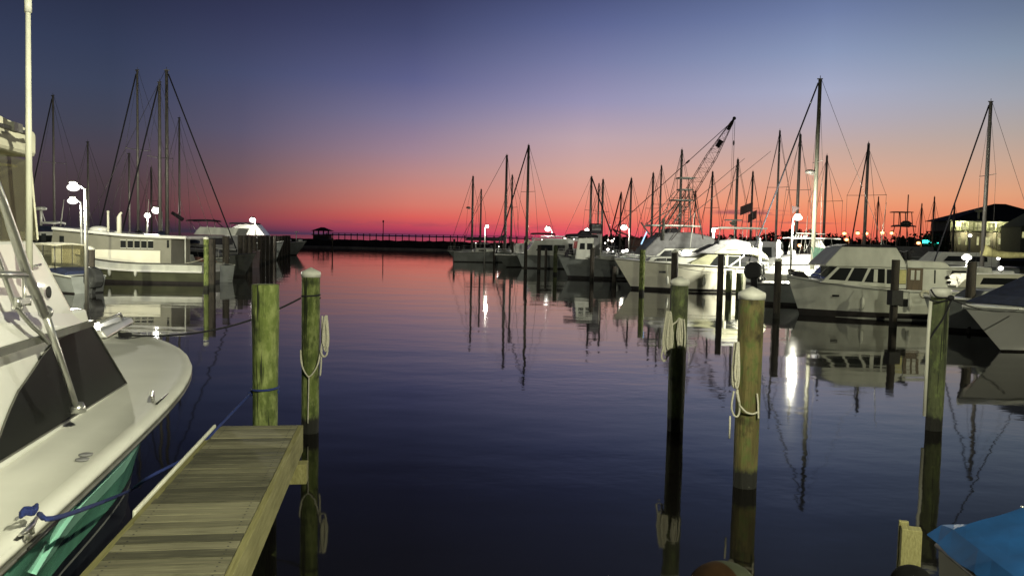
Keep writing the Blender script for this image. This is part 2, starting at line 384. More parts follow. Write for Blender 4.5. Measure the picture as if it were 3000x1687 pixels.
M['plank'] = plank_mat('weathered_planks', (.045, .043, .025), (.21, .198, .122), (.35, 9, 3))
M['fascia'] = plank_mat('yellowish_timber', (.14, .13, .045), (.29, .27, .12), (9, .35, 3))

def water_mat():
    m = bpy.data.materials.new('harbour_water'); m.use_nodes = True; t = m.node_tree; b = t.nodes['Principled BSDF']
    b.inputs['Base Color'].default_value = (.0050, .0046, .0042, 1); b.inputs['Roughness'].default_value = .042; b.inputs['IOR'].default_value = 1.36; b.inputs['Specular Tint'].default_value = (1, .88, .60, 1)
    g = t.nodes.new('ShaderNodeNewGeometry')
    def noise(sc, st, det, rot=0):
        mp = t.nodes.new('ShaderNodeMapping'); mp.inputs['Scale'].default_value = st; mp.inputs['Rotation'].default_value = (0, 0, rot); t.links.new(g.outputs['Position'], mp.inputs[0])
        n = t.nodes.new('ShaderNodeTexNoise'); n.inputs['Scale'].default_value = sc; n.inputs['Detail'].default_value = det; t.links.new(mp.outputs[0], n.inputs[0]); return n.outputs[0]
    a = noise(.45, (.55, 1, 1), 2, R(12)); c = noise(2.6, (.7, 1, 1), 2, R(-20)); d = noise(9, (.6, 1, 1), 1, R(8)); patch = noise(.09, (.6, 1, 1), 1)
    pr = t.nodes.new('ShaderNodeMapRange'); pr.inputs['From Min'].default_value = .47; pr.inputs['From Max'].default_value = .62; pr.inputs['To Min'].default_value = .35; pr.inputs['To Max'].default_value = 1.5; t.links.new(patch, pr.inputs['Value'])
    h = math_n('ADD', math_n('MULTIPLY', a, .014, tree=t), math_n('MULTIPLY', math_n('ADD', math_n('MULTIPLY', c, .0022, tree=t), math_n('MULTIPLY', d, .0004, tree=t), tree=t), pr.outputs[0], tree=t), tree=t)
    bp = t.nodes.new('ShaderNodeBump'); bp.inputs['Strength'].default_value = 1; bp.inputs['Distance'].default_value = 1; t.links.new(h, bp.inputs['Height']); t.links.new(bp.outputs[0], b.inputs['Normal'])
    return m
M['water'] = water_mat()

# ------------------------------------------------------------------ setting
w = MB(); w.add([(-5000, -60, 0), (5000, -60, 0), (5000, 8000, 0), (-5000, 8000, 0)], [(0, 1, 2, 3)])
tag(w.build('water', M['water']), kind='structure')
sb = MB(); sb.add([(-5000, -60, -4), (5000, -60, -4), (5000, 8000, -4), (-5000, 8000, -4)], [(0, 1, 2, 3)])
tag(sb.build('seabed', M['land']), kind='structure')

# shore on the right: low ground with an uneven edge
sh = MB(); pts = []
for i in range(41):
    x = 14 + i * 6; y0 = 205 - i * .9 + random.uniform(-2, 2) - max(0, x - 60) * .55
    pts.append((x, max(88, y0)))
vs = [(x, y, .5) for x, y in pts] + [(x, y + 6, 1.3) for x, y in pts] + [(x, 420, 2.2) for x, y in pts] + [(x, y - 1, -2) for x, y in pts]
n = len(pts)
fs = [(i, i + 1, n + i + 1, n + i) for i in range(n - 1)] + [(n + i, n + i + 1, 2 * n + i + 1, 2 * n + i) for i in range(n - 1)] + [(3 * n + i, 3 * n + i + 1, i + 1, i) for i in range(n - 1)]
sh.add(vs, fs); tag(sh.build('shore_ground', M['land']), kind='structure')

# breakwater: a rubble mound with a pale footing
bw = MB()
bx0, bx1 = -72, 64
N_ = 120
prof = [(-3.2, -.6), (-2.9, .15), (-1.2, 1.4), (-.6, 1.85), (.9, 1.9), (1.6, 1.3), (3, -.6)]
vs = []
for i in range(N_ + 1):
    x = bx0 + (bx1 - bx0) * i / N_
    y = 190 - (x + 50) * .22
    k = max(.25, min(1, (x - bx0) / 6))
    for j, (dy, z) in enumerate(prof):
        vs.append((x, y + dy + random.uniform(-.25, .25), (z * k if z > 0 else z) + random.uniform(-.14, .14) * (z > .2)))
m_ = len(prof)
fs = [(i * m_ + j, i * m_ + j + 1, (i + 1) * m_ + j + 1, (i + 1) * m_ + j) for i in range(N_) for j in range(m_ - 1)]
bw.add(vs, fs)
br = thing('breakwater', 'long low dark rock breakwater closing the harbour mouth', 'breakwater', (0, 0, 0))
bw.build('rock_mound', M['rock'], br)
ft = MB()
for i in range(40):
    x = bx0 + 2 + (bx1 - bx0 - 4) * i / 40; x2 = x + (bx1 - bx0 - 4) / 40 - .05
    y = 190 - (x + 50) * .22; y2 = 190 - (x2 + 50) * .22
    ft.add([(x, y - 3.9, .28), (x2, y2 - 3.9, .28), (x2, y2 - 2.7, .34), (x, y - 2.7, .34), (x, y - 3.9, -1), (x2, y2 - 3.9, -1)], [(0, 1, 2, 3), (4, 5, 1, 0)])
ft.build('footing', M['concrete'], br)

# fishing pier on posts behind the breakwater with its gazebo
fp = thing('fishing_pier', 'long raised pier on thin posts behind the breakwater', 'pier', (0, 0, 0))
A = P(960, 688, 235); B = P(1560, 699, 205); zt = 2.95
d_ = MB(); d_.bar((A.x, A.y, zt), (B.x, B.y, zt), 3, .28); d_.build('walkway', M['pier_grey'], fp)
r_ = MB(); r_.bar((A.x, A.y - 1.4, zt + .5), (B.x, B.y - 1.4, zt + .5), .12, .09); r_.build('handrail', M['pier_grey'], fp)
for i in range(31):
    q = Vector((A.x, A.y, 0)).lerp(Vector((B.x, B.y, 0)), i / 30)
    p_ = MB(); p_.tube([(0, -1.2, -1), (0, -1.2, zt + .5)], .13, 6); o = p_.build('post', M['pier_grey'], fp); o.location = (q.x, q.y, 0)
gz = thing('gazebo', 'small roofed gazebo at the left end of the far pier', 'gazebo', (P(945, 690, 236).x, 236, 0))
g_ = MB(); g_.box(-2.6, 2.6, -2.4, 2.4, 2.7, 2.98); g_.build('platform', M['pier_grey'], gz)
for sx_ in (-2.1, -.7, .7, 2.1):
    q = MB(); q.box(sx_ - .16, sx_ + .16, -2.1, -1.8, -.5, 4.0); q.build('post', M['pier_grey'], gz)
g_ = MB(); g_.box(-2.2, 2.2, -2.0, 2.0, 1.3, 2.69); g_.build('skirt', M['pier_grey'], gz)
g_ = MB(); g_.add([(-2.9, -2.6, 3.9), (2.9, -2.6, 3.9), (2.9, 2.6, 3.9), (-2.9, 2.6, 3.9), (-.5, 0, 5.0), (.5, 0, 5.0)], [(0, 1, 5, 4), (1, 2, 5), (2, 3, 4, 5), (3, 0, 4), (0, 3, 2, 1)]); g_.build('roof', M['roof'], gz)

for (px, y0, D, lb) in ((1123, 645, 186, 'thin upright marker pole rising from the middle of the breakwater'), (974, 697, 120, 'short dark marker stake standing in open water left of centre')):
    p = P(px, y0, D); t_ = thing('marker_pole', lb, 'pole', (p.x, p.y, 0))
    q = MB(); q.tube([(0, 0, -1), (0, 0, p.z)], .09, 6); q.build('shaft', M['pile_dark'], t_)
    q = MB(); q.box(-.18, .18, -.12, -.09, p.z - .5, p.z - .1); q.build('board', M['pile_dark'], t_)

# distant wood: leaf clumps over the far shore, one mass
def clump(mb, c, r, n, fz=.8, s=.9):
    for _ in range(n):
        while True:
            v = Vector((random.uniform(-1, 1), random.uniform(-1, 1), random.uniform(-1, 1)))
            if v.length < 1: break
        p = Vector(c) + Vector((v.x * r, v.y * r, v.z * r * fz))
        a = Vector((random.gauss(0, 1), random.gauss(0, 1), random.gauss(0, 1))).normalized(); b = a.orthogonal().normalized() * s * random.uniform(.5, 1.2); q = a.cross(b).normalized() * s * random.uniform(.4, 1.1)
        mb.add([p - b, p + q, p + b, p - q], [(0, 1, 2, 3)])
ft_ = MB()
prof_t = [(1640, 697), (1700, 697), (1760, 692), (1800, 688), (1850, 690), (1910, 693), (1960, 691), (2010, 693), (2060, 690), (2120, 688), (2160, 689), (2210, 690), (2250, 684), (2290, 674), (2320, 668), (2355, 668), (2390, 680), (2420, 684), (2450, 682), (2480, 694), (2510, 698), (2540, 692), (2560, 698), (2600, 690), (2640, 690), (2680, 684), (2700, 688), (2730, 680), (2760, 674), (2800, 676), (2900, 690), (3100, 690)]
px = 1640
while px < 3100:
    for k in range(len(prof_t) - 1):
        if prof_t[k][0] <= px <= prof_t[k + 1][0]:
            f = (px - prof_t[k][0]) / (prof_t[k + 1][0] - prof_t[k][0]); ty = prof_t[k][1] * (1 - f) + prof_t[k + 1][1] * f
    D = 245 + random.uniform(-12, 12); top = P(px, ty + random.uniform(-2.5, 3), D).z
    X = P(px, ty, D).x; r = random.uniform(1.5, 2.4)
    for zc in [top - r * .8 - i * 2.0 for i in range(6)]:
        if zc > .5: clump(ft_, (X + random.uniform(-.8, .8), D + random.uniform(-3, 3), zc), r, 34, .85, .55)
    px += random.uniform(11, 20)
for i in range(2600):      # undergrowth
    X = random.uniform(16, 165); clump(ft_, (X, 250 + random.uniform(-3, 3), random.uniform(1.4, 3.4)), 1.2, 2, .8, .8)
tag(ft_.build('distant_wood', M['foliage'], recalc=False), 'dark silhouetted wood along the far right shore', 'woods', kind='stuff')
def tree(px, py, D, r, lb):
    p = P(px, py, D); t_ = thing('tree', lb, 'tree', (p.x, D, 0), 0, 'single trees standing above the far wood')
    q = MB(); H = p.z; q.tube([(0, 0, .5), (.1, 0, H * .4), (0, .1, H * .8)], [.35, .25, .1], 7)
    for k in range(5):
        a = k * 1.3; q.tube([(0, 0, H * (.45 + .07 * k)), (r * .6 * math.cos(a), r * .5 * math.sin(a), H * (.62 + .05 * k))], [.12, .04], 5)
    q.build('trunk', M['darkwall'], t_)
    q = MB()
    for k in range(9): clump(q, (random.uniform(-.7, .7) * r, random.uniform(-.6, .6) * r, H - r * .5 - random.uniform(0, r * 1.1)), r * .42, 60, .7, .38)
    q.build('crown', M['foliage'], t_, recalc=False)
tree(2755, 668, 180, 3.2, 'ragged tree just left of the lit waterfront building')
tree(2335, 667, 190, 3.6, 'broad dark tree behind the bright hardtop boat')
tree(2655, 684, 200, 2.2, 'small round tree left of the teal lights')
tree(2442, 682, 200, 2.6, 'low round tree left of the row of orange street lamps')

# ------------------------------------------------------------------ pilings
def piling(px, D, ytop, r, label, m='pile_dark', cap=False, taper=1.1, group=None, band=None, tilt=0, notch=False):
    p = P(px, ytop, D)
    t_ = thing('piling', label, 'piling', (p.x, p.y, 0), random.uniform(0, 6), group)
    if tilt: t_.rotation_euler = (0, tilt, 0)
    q = MB(); H = p.z; k = 10 if D < 20 else 4; nn_ = 28 if D < 20 else 12
    prof = [(r * (1 + (taper - 1) * (z / k)) * (1 + random.uniform(-.012, .012)), -1.2 + (H + 1.2) * z / k) for z in range(k + 1)]
    prof[-1] = (prof[-1][0], H - .006); prof.append((prof[-1][0] * .95, H))
    q.lathe(prof, nn_, jit=.02 if D < 20 else 0); q.build('shaft', M[m], t_)
    rt = prof[-2][0]
    if cap:
        q = MB(); q.lathe([(rt * 1.07, H - .07), (rt * 1.09, H - .02), (rt * 1.05, H + .005), (rt * .5, H + rt * .30), (.01, H + rt * .52)], nn_); q.build('cap', M['cap'], t_)
    if band:
        q = MB()
        for zb in band: q.tube([((rt * 1.04) * math.cos(a * .45), (rt * 1.04) * math.sin(a * .45), zb + .004 * a) for a in range(29)], .011, 6)
        q.build('rope_wrap', M['rope_k'], t_)
    return t_
pA = piling(778, 7.95, 833, .098, 'thick flat-topped mossy green piling at the end of the finger pier', 'pile_green', taper=1.32)
pB = piling(911, 11.5, 797, .118, 'dark piling with white conical cap right of the finger pier', 'pile_green', cap=True, taper=1.06, band=None)
pC = piling(1992, 12.1, 822, .118, 'grey green piling with white cap carrying two rope coils, left of the yellowish one', 'pile_grey', cap=True, taper=1.08)
pD = piling(2203, 9.35, 858, .128, 'thick yellowish piling with bright white conical cap and rope coil', 'pile_brown', cap=True, taper=1.12)
pE = piling(2756, 12.5, 852, .112, 'green piling with pale flat cap and white pipe near the right edge', 'pile_grey', cap=False, taper=1.2)
# its flat cap, pipe and lines
q = MB(); zc = P(2756, 852, 12.5).z; q.lathe([(.150, zc - .09), (.155, zc - .01), (.15, zc + .03), (.09, zc + .05)], 24); q.build('cap', M['cap'], pE)

GP = 'dark pilings of the tight row running out along the left slips'
for i, px in enumerate([704, 719, 733, 746, 760, 772, 784, 795, 805, 815, 824, 832, 840, 847]):
    f = i / 13; D = 58 + 50 * f ** 1.15
    ORD = ['first', 'second', 'third', 'fourth', 'fifth', 'sixth', 'seventh', 'eighth', 'ninth', 'tenth', 'eleventh', 'twelfth', 'next to last', 'last']
    piling(px, D, 690 + random.uniform(-1, 1) * 1.2 + f * 1, .17, ORD[i] + ' dark piling from the left in the tight row toward the harbour mouth', group=GP)
piling(662, 49, 692, .19, 'dark broad piling left of the tight row, first of the row')
piling(604, 40, 697, .12, 'slim yellowish piling with white cap beside the white workboat stern', 'pile_green', cap=True, taper=1.05)
piling(621, 41.5, 700, .17, 'dark piling close behind the slim white-capped yellowish one')
piling(265, 37, 727, .17, 'dark piling with small white cap between the canopy skiff and the workboat', cap=True)
for px, D, yt, r, lb, m, cp in [
    (1331, 103, 700, .14, 'dark piling at the left end of the far sailboat row', 'pile_dark', 0),
    (1449, 95, 708, .16, 'dark piling in front of the long dark sail cover, left one', 'pile_dark', 0),
    (1473, 98, 716, .13, 'short dark piling in front of the long dark sail cover, right one', 'pile_dark', 0),
    (1502, 90, 708, .15, 'dark piling beside the foot of the tall dark mast, left of the white cabin boat', 'pile_dark', 0),
    (1516, 96, 724, .13, 'short stub piling left of the white cabin boat', 'pile_dark', 0),
    (1541, 70, 711, .15, 'dark round-topped piling in front of the white cabin boat bow', 'pile_dark', 0),
    (1580, 71, 718, .16, 'dark piling in front of the white cabin boat windows, left one', 'pile_dark', 0),
    (1600, 78, 727, .12, 'thin dark piling just in front of the white cabin boat side', 'pile_dark', 0),
    (1628, 66, 720, .17, 'dark piling at the bow of the grey hulled pilothouse boat', 'pile_grey', 0),
    (1736, 57, 726, .16, 'dark piling against the side of the grey hulled pilothouse boat', 'pile_dark', 0),
    (1800, 52, 780, .15, 'short dark piling left of the cream hulled boat bow', 'pile_dark', 0),
    (1883, 44, 732, .15, 'yellowish piling in front of the cream hulled boat bow', 'pile_green', 0),
    (1978, 40, 736, .17, 'dark piling with pale top in front of the cream hulled boat middle', 'pile_dark', 1),
    (2113, 37, 745, .14, 'dark piling in front of the cream hulled boat cockpit', 'pile_dark', 0),
    (2137, 43.8, 792, .17, 'short stub piling right against the cream hull', 'pile_grey', 0),
    (2168, 43.5, 800, .19, 'thick short stub piling at the cream boat stern', 'pile_grey', 0),
    (2281, 31, 760, .135, 'tall dark piling with little white cap left of the trawler bow', 'pile_dark', 1),
    (2318, 43, 788, .17, 'short dark piling in front of the brightly lit white boat', 'pile_dark', 0),
    (2625, 28.5, 761, .135, 'tall dark piling in front of the trawler side', 'pile_dark', 0),
    (2848, 27.5, 767, .15, 'tall dark piling behind the raked bow on the right', 'pile_dark', 0),
    (2951, 40, 812, .18, 'dark piling below the yellowish sail cover at the right', 'pile_dark', 0)]:
    piling(px, D, yt, r, lb, m, bool(cp), taper=1.0)
# pile clamp of the trawler-side piling
t_ = bpy.data.objects['piling'] if False else None

# ropes
def coil(mb, top, h, w, n, d=Vector((1, 0, 0)), r=.011):
    for k in range(n):
        hh = h * random.uniform(.82, 1.05); ww = w * random.uniform(.5, 1); o = (d * random.uniform(-.3, .3) * w) + Vector((0, -.012 * k, random.uniform(-.01, .01)))
        pts = []
        for i in range(21):
            a = math.pi * 2 * i / 20
            pts.append(Vector(top) + o + d * (math.sin(a) * ww / 2 * (.25 + 1.1 * ((1 - math.cos(a)) / 2))) + Vector((0, 0, -hh * (1 - math.cos(a)) / 2)))
        mb.tube(pts, r, 6, caps=False)
q = MB()
tp = P(958, 925, 11.35); coil(q, tp, .52, .07, 4, r=.012)
tp = P(952, 980, 11.35); coil(q, tp, .33, .10, 2, r=.012)
q.tube(smooth_path([P(944, 925, 11.35), P(943, 1000, 11.36), P(941, 1060, 11.36), P(938, 1100, 11.36)]), .012, 6)
tag(q.build('rope_coil', M['rope_w']), 'pale rope coil hanging on the right side of the dark white-capped piling', 'rope', 'rope coils hung on the near pilings')
q = MB()
q.tube(smooth_path([P(881, 1025, 11.39), P(884, 1068, 11.33), P(905, 1103, 11.33), P(930, 1070, 11.33), P(938, 1030, 11.39)]), .011, 6)
q.tube(smooth_path([P(881, 1030, 11.39), P(888, 1080, 11.32), P(906, 1107, 11.32)]), .009, 6)
q.tube(smooth_path([P(905, 1103, 11.32), P(904, 1150, 11.33), P(902, 1240, 11.35)]), .009, 6)
tag(q.build('rope_sling', M['rope_w']), 'thin pale line looped round the dark white-capped piling like a Y', 'rope')
q = MB(); coil(q, P(1957, 912, 11.98), .66, .12, 6, r=.013)
q.tube(smooth_path([P(1948, 1000, 11.97), P(1938, 1040, 11.97), P(1945, 1058, 11.97), P(1956, 1040, 11.97), P(1962, 1010, 11.97)]), .013, 6)
tag(q.build('rope_coil', M['rope_w']), 'pale rope coil on the left side of the grey green capped piling', 'rope', 'rope coils hung on the near pilings')
q = MB(); coil(q, P(1994, 932, 11.92), .42, .07, 4, r=.012)
q.tube(smooth_path([P(1960, 968, 11.95), P(1972, 978, 11.94), P(1968, 955, 11.94), P(1982, 942, 11.94), P(1990, 932, 11.92)]), .013, 6)
q.tube(smooth_path([P(2004, 935, 11.93), P(2007, 985, 11.93), P(2004, 1050, 11.93), P(2001, 1210, 11.93)]), .013, 6)
tag(q.build('rope_coil', M['rope_w']), 'pale rope bunch with a long tail on the right of the grey green capped piling', 'rope', 'rope coils hung on the near pilings')
q = MB(); coil(q, P(2156, 1002, 9.22), .52, .065, 6, r=.011)
q.tube(smooth_path([P(2150, 1145, 9.2), P(2143, 1190, 9.2), P(2150, 1215, 9.2), P(2162, 1218, 9.2), P(2167, 1190, 9.2), P(2160, 1140, 9.2)]), .011, 6)
q.tube(smooth_path([P(2158, 1145, 9.2), P(2166, 1180, 9.19)]), .016, 6)
q.tube(smooth_path([P(2168, 1188, 9.18), P(2185, 1206, 9.16), P(2205, 1212, 9.16), P(2221, 1206, 9.18)]), .011, 6)
q.tube(smooth_path([P(2218, 1152, 9.2), P(2221, 1190, 9.18), P(2222, 1226, 9.18)]), .011, 6)
q.tube([P(2139, 1218, 9.25), P(2137, 1284, 9.25)], .011, 6)
tag(q.build('rope_coil', M['rope_w']), 'long pale rope coil hanging on the left of the thick yellowish piling', 'rope', 'rope coils hung on the near pilings')
q = MB(); q.tube([P(2727, 878, 12.38), P(2719, 990, 12.36), P(2708, 1218, 12.34)], .026, 10); q.build('pipe', M['pvc'], None)
o = bpy.data.objects['pipe']; tag(o, 'white plastic pipe strapped upright to the left side of the right-edge piling', 'pipe')
q = MB()
q.tube(smooth_path([P(2727, 848, 12.37), P(2745, 870, 12.33), P(2785, 872, 12.36)]), .013, 6)
q.tube(smooth_path([P(2723, 878, 12.37), P(2750, 884, 12.33), P(2786, 876, 12.36)]), .013, 6)
q.tube(smooth_path([P(2788, 878, 12.36), P(2765, 930, 12.34), P(2735, 975, 12.34), P(2722, 995, 12.36)]), .012, 6)
q.ell(P(2786, 872, 12.34), .05, .04, .04)
tag(q.build('rope_lashing', M['rope_k']), 'dark ropes lashed across the top of the right-edge piling', 'rope')
q = MB(); q.tube(sag(P(2786, 876, 12.36), P(2985, 906, 20.6), .12), .012, 6)
tag(q.build('mooring_line', M['rope_k']), 'dark mooring line from the right-edge piling to the raked bow', 'rope')

# ------------------------------------------------------------------ lamps (each lamp carries its own light)
def lamp(name, label, px, py, D, post_px, power, warm=False, head='arm', group=None, size=.11, ground=0.0):
    h = P(px, py, D); pb = P(post_px, py + 3, D)
    t_ = thing(name, label, 'street lamp', (pb.x, D, 0), 0, group)
    hx = h.x - pb.x; H = h.z
    q = MB(); q.tube([(0, 0, ground), (0, 0, H * .6), (0, 0, H - .05)], [.07, .06, .045], 8); q.build('pole', M['steel'], t_)
    q = MB(); q.tube([(0, 0, H - .06), (hx * .5, 0, H + .06), (hx, 0, H + .05)], .03, 6); q.build('arm', M['steel'], t_)
    q = MB(); q.ell((hx, 0, H + .07), size * .8, size * .7, size * .3); q.v = [(a, b, c + size * .55) for a, b, c in q.v]; q.build('lamp_hood', M['steel'], t_)
    q = MB(); q.ell((hx, 0, H - .005), size * (1.3 if D < 50 else 1.0), size, size * .8, 20, 14); gl_ = q.build('lamp_globe', M['lamp_warm'] if warm else M['lamp_white'], t_)
    q = MB(); q.ell((hx, 0, H - .005), size * (.5 if D < 50 else .3), size * .3, size * .3); q.build('bulb', M['bulb_warm'] if warm else M['bulb'], gl_)
    if power:
        ld = bpy.data.lights.new('lamp_light', 'POINT'); ld.energy = power; ld.shadow_soft_size = .12; ld.color = (1, .6, .3) if warm else (1, .97, .80)
        lo = bpy.data.objects.new('lamp_light', ld); C.objects.link(lo); lo.parent = t_; lo.location = (hx, -.05, H - .16)
    return t_
LG = 'white lamps on the dock posts'
lamp('dock_lamp', 'nearest tall white dock lamp at the far left, upper of the pair', 215, 549, 28, 251, 5000, group=LG, size=.17)
lamp('dock_lamp', 'smaller white dock lamp at the far left, lower of the pair', 213, 589, 40, 238, 500, group=LG, size=.2)
lamp('dock_lamp', 'white dock lamp behind the workboat roof, left of the close pair', 432, 632, 74, 432, 500, group=LG, size=.3)
lamp('dock_lamp', 'white dock lamp behind the workboat roof, right of the close pair', 457, 617, 57, 474, 600, group=LG, size=.3)
lamp('dock_lamp', 'white lamp shining above the bright cabin beyond the left piling row', 740, 645, 84, 748, 700, group=LG, size=.34)
lamp('dock_lamp', 'white lamp on a curved post right of the two thin far masts', 1427, 664, 78, 1421, 350, group=LG, size=.18)
lamp('dock_lamp', 'round pinkish white lamp above the white cabin boat', 1605, 671, 95, 1617, 600, group=LG, size=.38)
lamp('dock_lamp', 'white lamp on a post beside the dark lookout box of the pilothouse boat', 1720, 675, 105, 1719, 450, group=LG, size=.36)
lamp('dock_lamp', 'round white lamp left of the sportfishing tower', 1828, 667, 86, 1844, 600, group=LG, size=.38)
lamp('dock_lamp', 'bright lamp above the white hardtop boat, right of the big mast stays', 2337, 638, 44, 2322, 6500, group=LG, size=.2)
lamp('dock_lamp', 'white lamp half hidden behind the long hardtop over the cream boat', 2090, 678, 62, 2090, 1200, group=LG, size=.16)
lamp('dock_lamp', 'low white globe lamp left of the yellowish sail cover', 2832, 754, 46, 2834, 160, group=LG, size=.22)
lamp('dock_lamp', 'bright low lamp at the mast foot under the yellowish sail cover', 2880, 799, 42, 2873, 70, group=LG, size=.22)
for px, py, lb in ((2474, 684, 'leftmost of the orange lamps above the trawler roof line'), (2513, 683, 'second orange lamp above the trawler, beside the thick leaning mast'),
                   (2538, 684, 'third of the orange lamps above the trawler'), (2585, 682, 'largest orange lamp above the trawler, fourth in line'),
                   (2613, 683, 'last of the orange lamps above the trawler, right of the yellow lit post'), (2480, 702, 'orange lamp just above the trawler roof, below the row'),
                   (2691, 712, 'orange lamp left of the teal lights'), (2342, 719, 'orange lamp seen low behind the bright hardtop boat'), (2265, 718, 'orange lamp low between the two white posts')):
    lamp('street_lamp', lb, px, py, 130, px + 13 if py < 690 else px + 8, 0, True, group='orange street lamps on the far shore', size=.36)
def small_light(px, py, D, r, m, lb, H=.5):
    p = P(px, py, D); t_ = thing('dock_light', lb, 'light', (p.x, D, 0), 0, 'small lights scattered along the far docks')
    q = MB(); q.box(-.07, .07, -.07, .07, max(0, min(.4, p.z - .5)), p.z - r * .8); q.build('stand', M['steel'], t_)
    q = MB(); q.ell((0, 0, p.z), r, r * .8, r * .8, 10, 6); q.build('bulb', M[m], t_)
GL = ['largest starry light left of the pilothouse boat roof', 'faint light just right of the starry one', 'left of two small lights over the pilothouse boat foredeck', 'right of two small lights over the pilothouse boat foredeck', 'round light between the lookout box and the row of far lights', 'low small light under the far light cluster', 'left light of the bright far cluster beside the lookout box', 'right light of the bright far cluster beside the lookout box', 'small light at the top right of the far cluster', 'tiny light over the pilothouse roof edge', 'tiny light left under the lookout box', 'tiny light on the boxy white cruiser roof, right end', 'tiny light on the boxy white cruiser roof, left end', 'tiny light on the boxy white cruiser roof, middle']
for gi, (px, py, r) in enumerate(((1655, 700, .30), (1668, 703, .12), (1681, 701, .13), (1690, 700, .13), (1747, 706, .28), (1773, 712, .14), (1783, 704, .26), (1793, 706, .28), (1799, 700, .14), (1700, 704, .09), (1733, 701, .1), (1637, 700, .1), (1588, 702, .1), (1601, 700, .1))):
    small_light(px, py, 140, r, 'lamp_pink' if r > .2 else 'lamp_white', GL[gi])
for px, py, r, lb in ((1757, 728, .16, 'small light behind the pilothouse boat stern, nearest its cabin'), (1781, 731, .2, 'middle of three lights behind the pilothouse boat stern'), (1796, 738, .12, 'lowest of three lights behind the pilothouse boat stern'),
                      (1826, 736, .24, 'bright cluster light left of the grey canvas boat, left lamp'), (1836, 734, .24, 'bright cluster light left of the grey canvas boat, right lamp'),
                      (1512, 724, .22, 'bright light at the foot of the tall far mast'), (1527, 726, .2, 'second bright light at the foot of the tall far mast'), (1547, 726, .2, 'bright light on the deck of the white mast boat'), (1460, 722, .12, 'small light under the long dark sail cover'),
                      (1394, 713, .1, 'tiny light on the leftmost far sailboat')):
    small_light(px, py, 100, r, 'lamp_white', lb)
for px, py, D, r, lb in ((2925, 757, 60, .15, 'small globe light over the yellowish sail cover'), (2932, 786, 48, .17, 'light under the yellowish boom, middle'), (2969, 816, 40, .16, 'light low at the right edge above the raked bow'),
                         (2842, 690, 90, .22, 'light on the waterfront building balcony'), (2227, 700, 60, .06, 'small light by the two white dock posts'), (2895, 817, 40, .12, 'small light low beside the mast foot lamp')):
    small_light(px, py, D, r, 'lamp_white', lb)
for px, c, lb in ((2711, 'teal', 'left teal neon light on the far shore'), (2726, 'teal', 'middle teal neon light on the far shore'), (2742, 'teal', 'right teal neon light on the far shore')):
    p = P(px, 708, 180); q = MB(); q.box(-.55, .55, -.1, .1, -.35, .35); o = q.build('neon_light', M[c]); o.location = p; tag(o, lb, 'light', 'teal lights on the far shore')
# lamps on the near dock, behind the photographer
nl = thing('dock_lamp', 'tall white dock lamp standing on the near dock behind the viewpoint', 'street lamp', (3.95, -2.6, 0))
q = MB(); q.tube([(0, 0, 1.05), (0, 0, 6.9)], [.07, .05], 10); q.build('pole', M['steel'], nl)
q = MB(); q.tube([(0, 0, 6.86), (0, .4, 7.02), (0, .8, 7.0)], .03, 8); q.build('arm', M['steel'], nl)
q = MB(); q.ell((0, .8, 7.02), .3, .2, .07); q.build('lamp_hood', M['steel'], nl)
q = MB(); q.ell((0, .8, 6.95), .22, .15, .07); q.build('lamp_globe', M['lamp_white'], nl)
ld = bpy.data.lights.new('lamp_light', 'POINT'); ld.energy = 6500; ld.shadow_soft_size = .06; ld.color = (1, .98, .72)
lo = bpy.data.objects.new('lamp_light', ld); C.objects.link(lo); lo.parent = nl; lo.location = (0, .8, 6.76)

for X_, Y_, pw, lb in ((21, 20, 6500, 'added lamp brightening the right-hand boats, outside the frame'), (-17.5, 19, 26000, 'added lamp brightening the workboat and skiff, outside the frame')):  # unseen lamps added to brighten the trawler side and the workboat
    t_ = thing('dock_lamp', lb, 'street lamp', (X_, Y_, 0)); q = MB(); q.tube([(0, 0, -1), (0, 0, 5.0)], [.07, .05], 8); q.build('pole', M['steel'], t_)
    q = MB(); q.ell((0, 0, 5.1), .2, .2, .14); q.build('lamp_globe', M['lamp_white'], t_)
    ld = bpy.data.lights.new('lamp_light', 'POINT' if X_ > 0 else 'SPOT'); ld.energy = pw; ld.shadow_soft_size = .1; ld.color = (1, .97, .66)
    lo = bpy.data.objects.new('lamp_light', ld); C.objects.link(lo); lo.parent = t_; lo.location = (0, 0, 4.85)
    if X_ < 0:                                # added spot, its cone kept to the workboat slip
        ld.spot_size = R(62); ld.spot_blend = .5; lo.rotation_euler = Vector((-3.0, 25, -3.9)).to_track_quat('-Z', 'Y').to_euler()
# ------------------------------------------------------------------ near dock and finger pier
nd = thing('main_dock', 'wide plank dock under the viewpoint', 'dock', (0, -1.4, 0))
q = MB()
for i in range(160):
    x = -12 + i * .15; q.box(x, x + .138, -1.6, 1.6, 1.0, 1.04)
q.build('decking', M['plank'], nd)
q = MB(); q.box(-12, 12, 1.61, 1.66, .78, 1.035); q.box(-12, 12, -1.66, -1.61, .78, 1.035); q.build('edge_board', M['fascia'], nd)
for x in (-10, -5, 0, 5, 10):
    q = MB(); q.tube([(x, 1.3, -2), (x, 1.3, .99)], .13, 12); q.build('support_pile', M['pile_dark'], nd)
FA = R(8.4)
ep = G(762, 1246, 1.05)                       # centre of the pier's far end
fpier = thing('finger_pier', 'narrow weathered plank finger pier leading out from the bottom of the view', 'pier', (ep.x, ep.y, 0), FA)
q = MB(); y = 0.0; W2 = .338
while y > -7.4:
    wdt = random.uniform(.108, .122)
    q.box(-W2 + random.uniform(-.006, .004), W2 - .001, y - wdt, y - random.uniform(.012, .019), 1.012 + random.uniform(-.002, .002), 1.05 + random.uniform(-.003, .003)); y -= wdt
n0 = len(q.f); y = 0.0
for bx_ in list(q.v)[::8]: pass
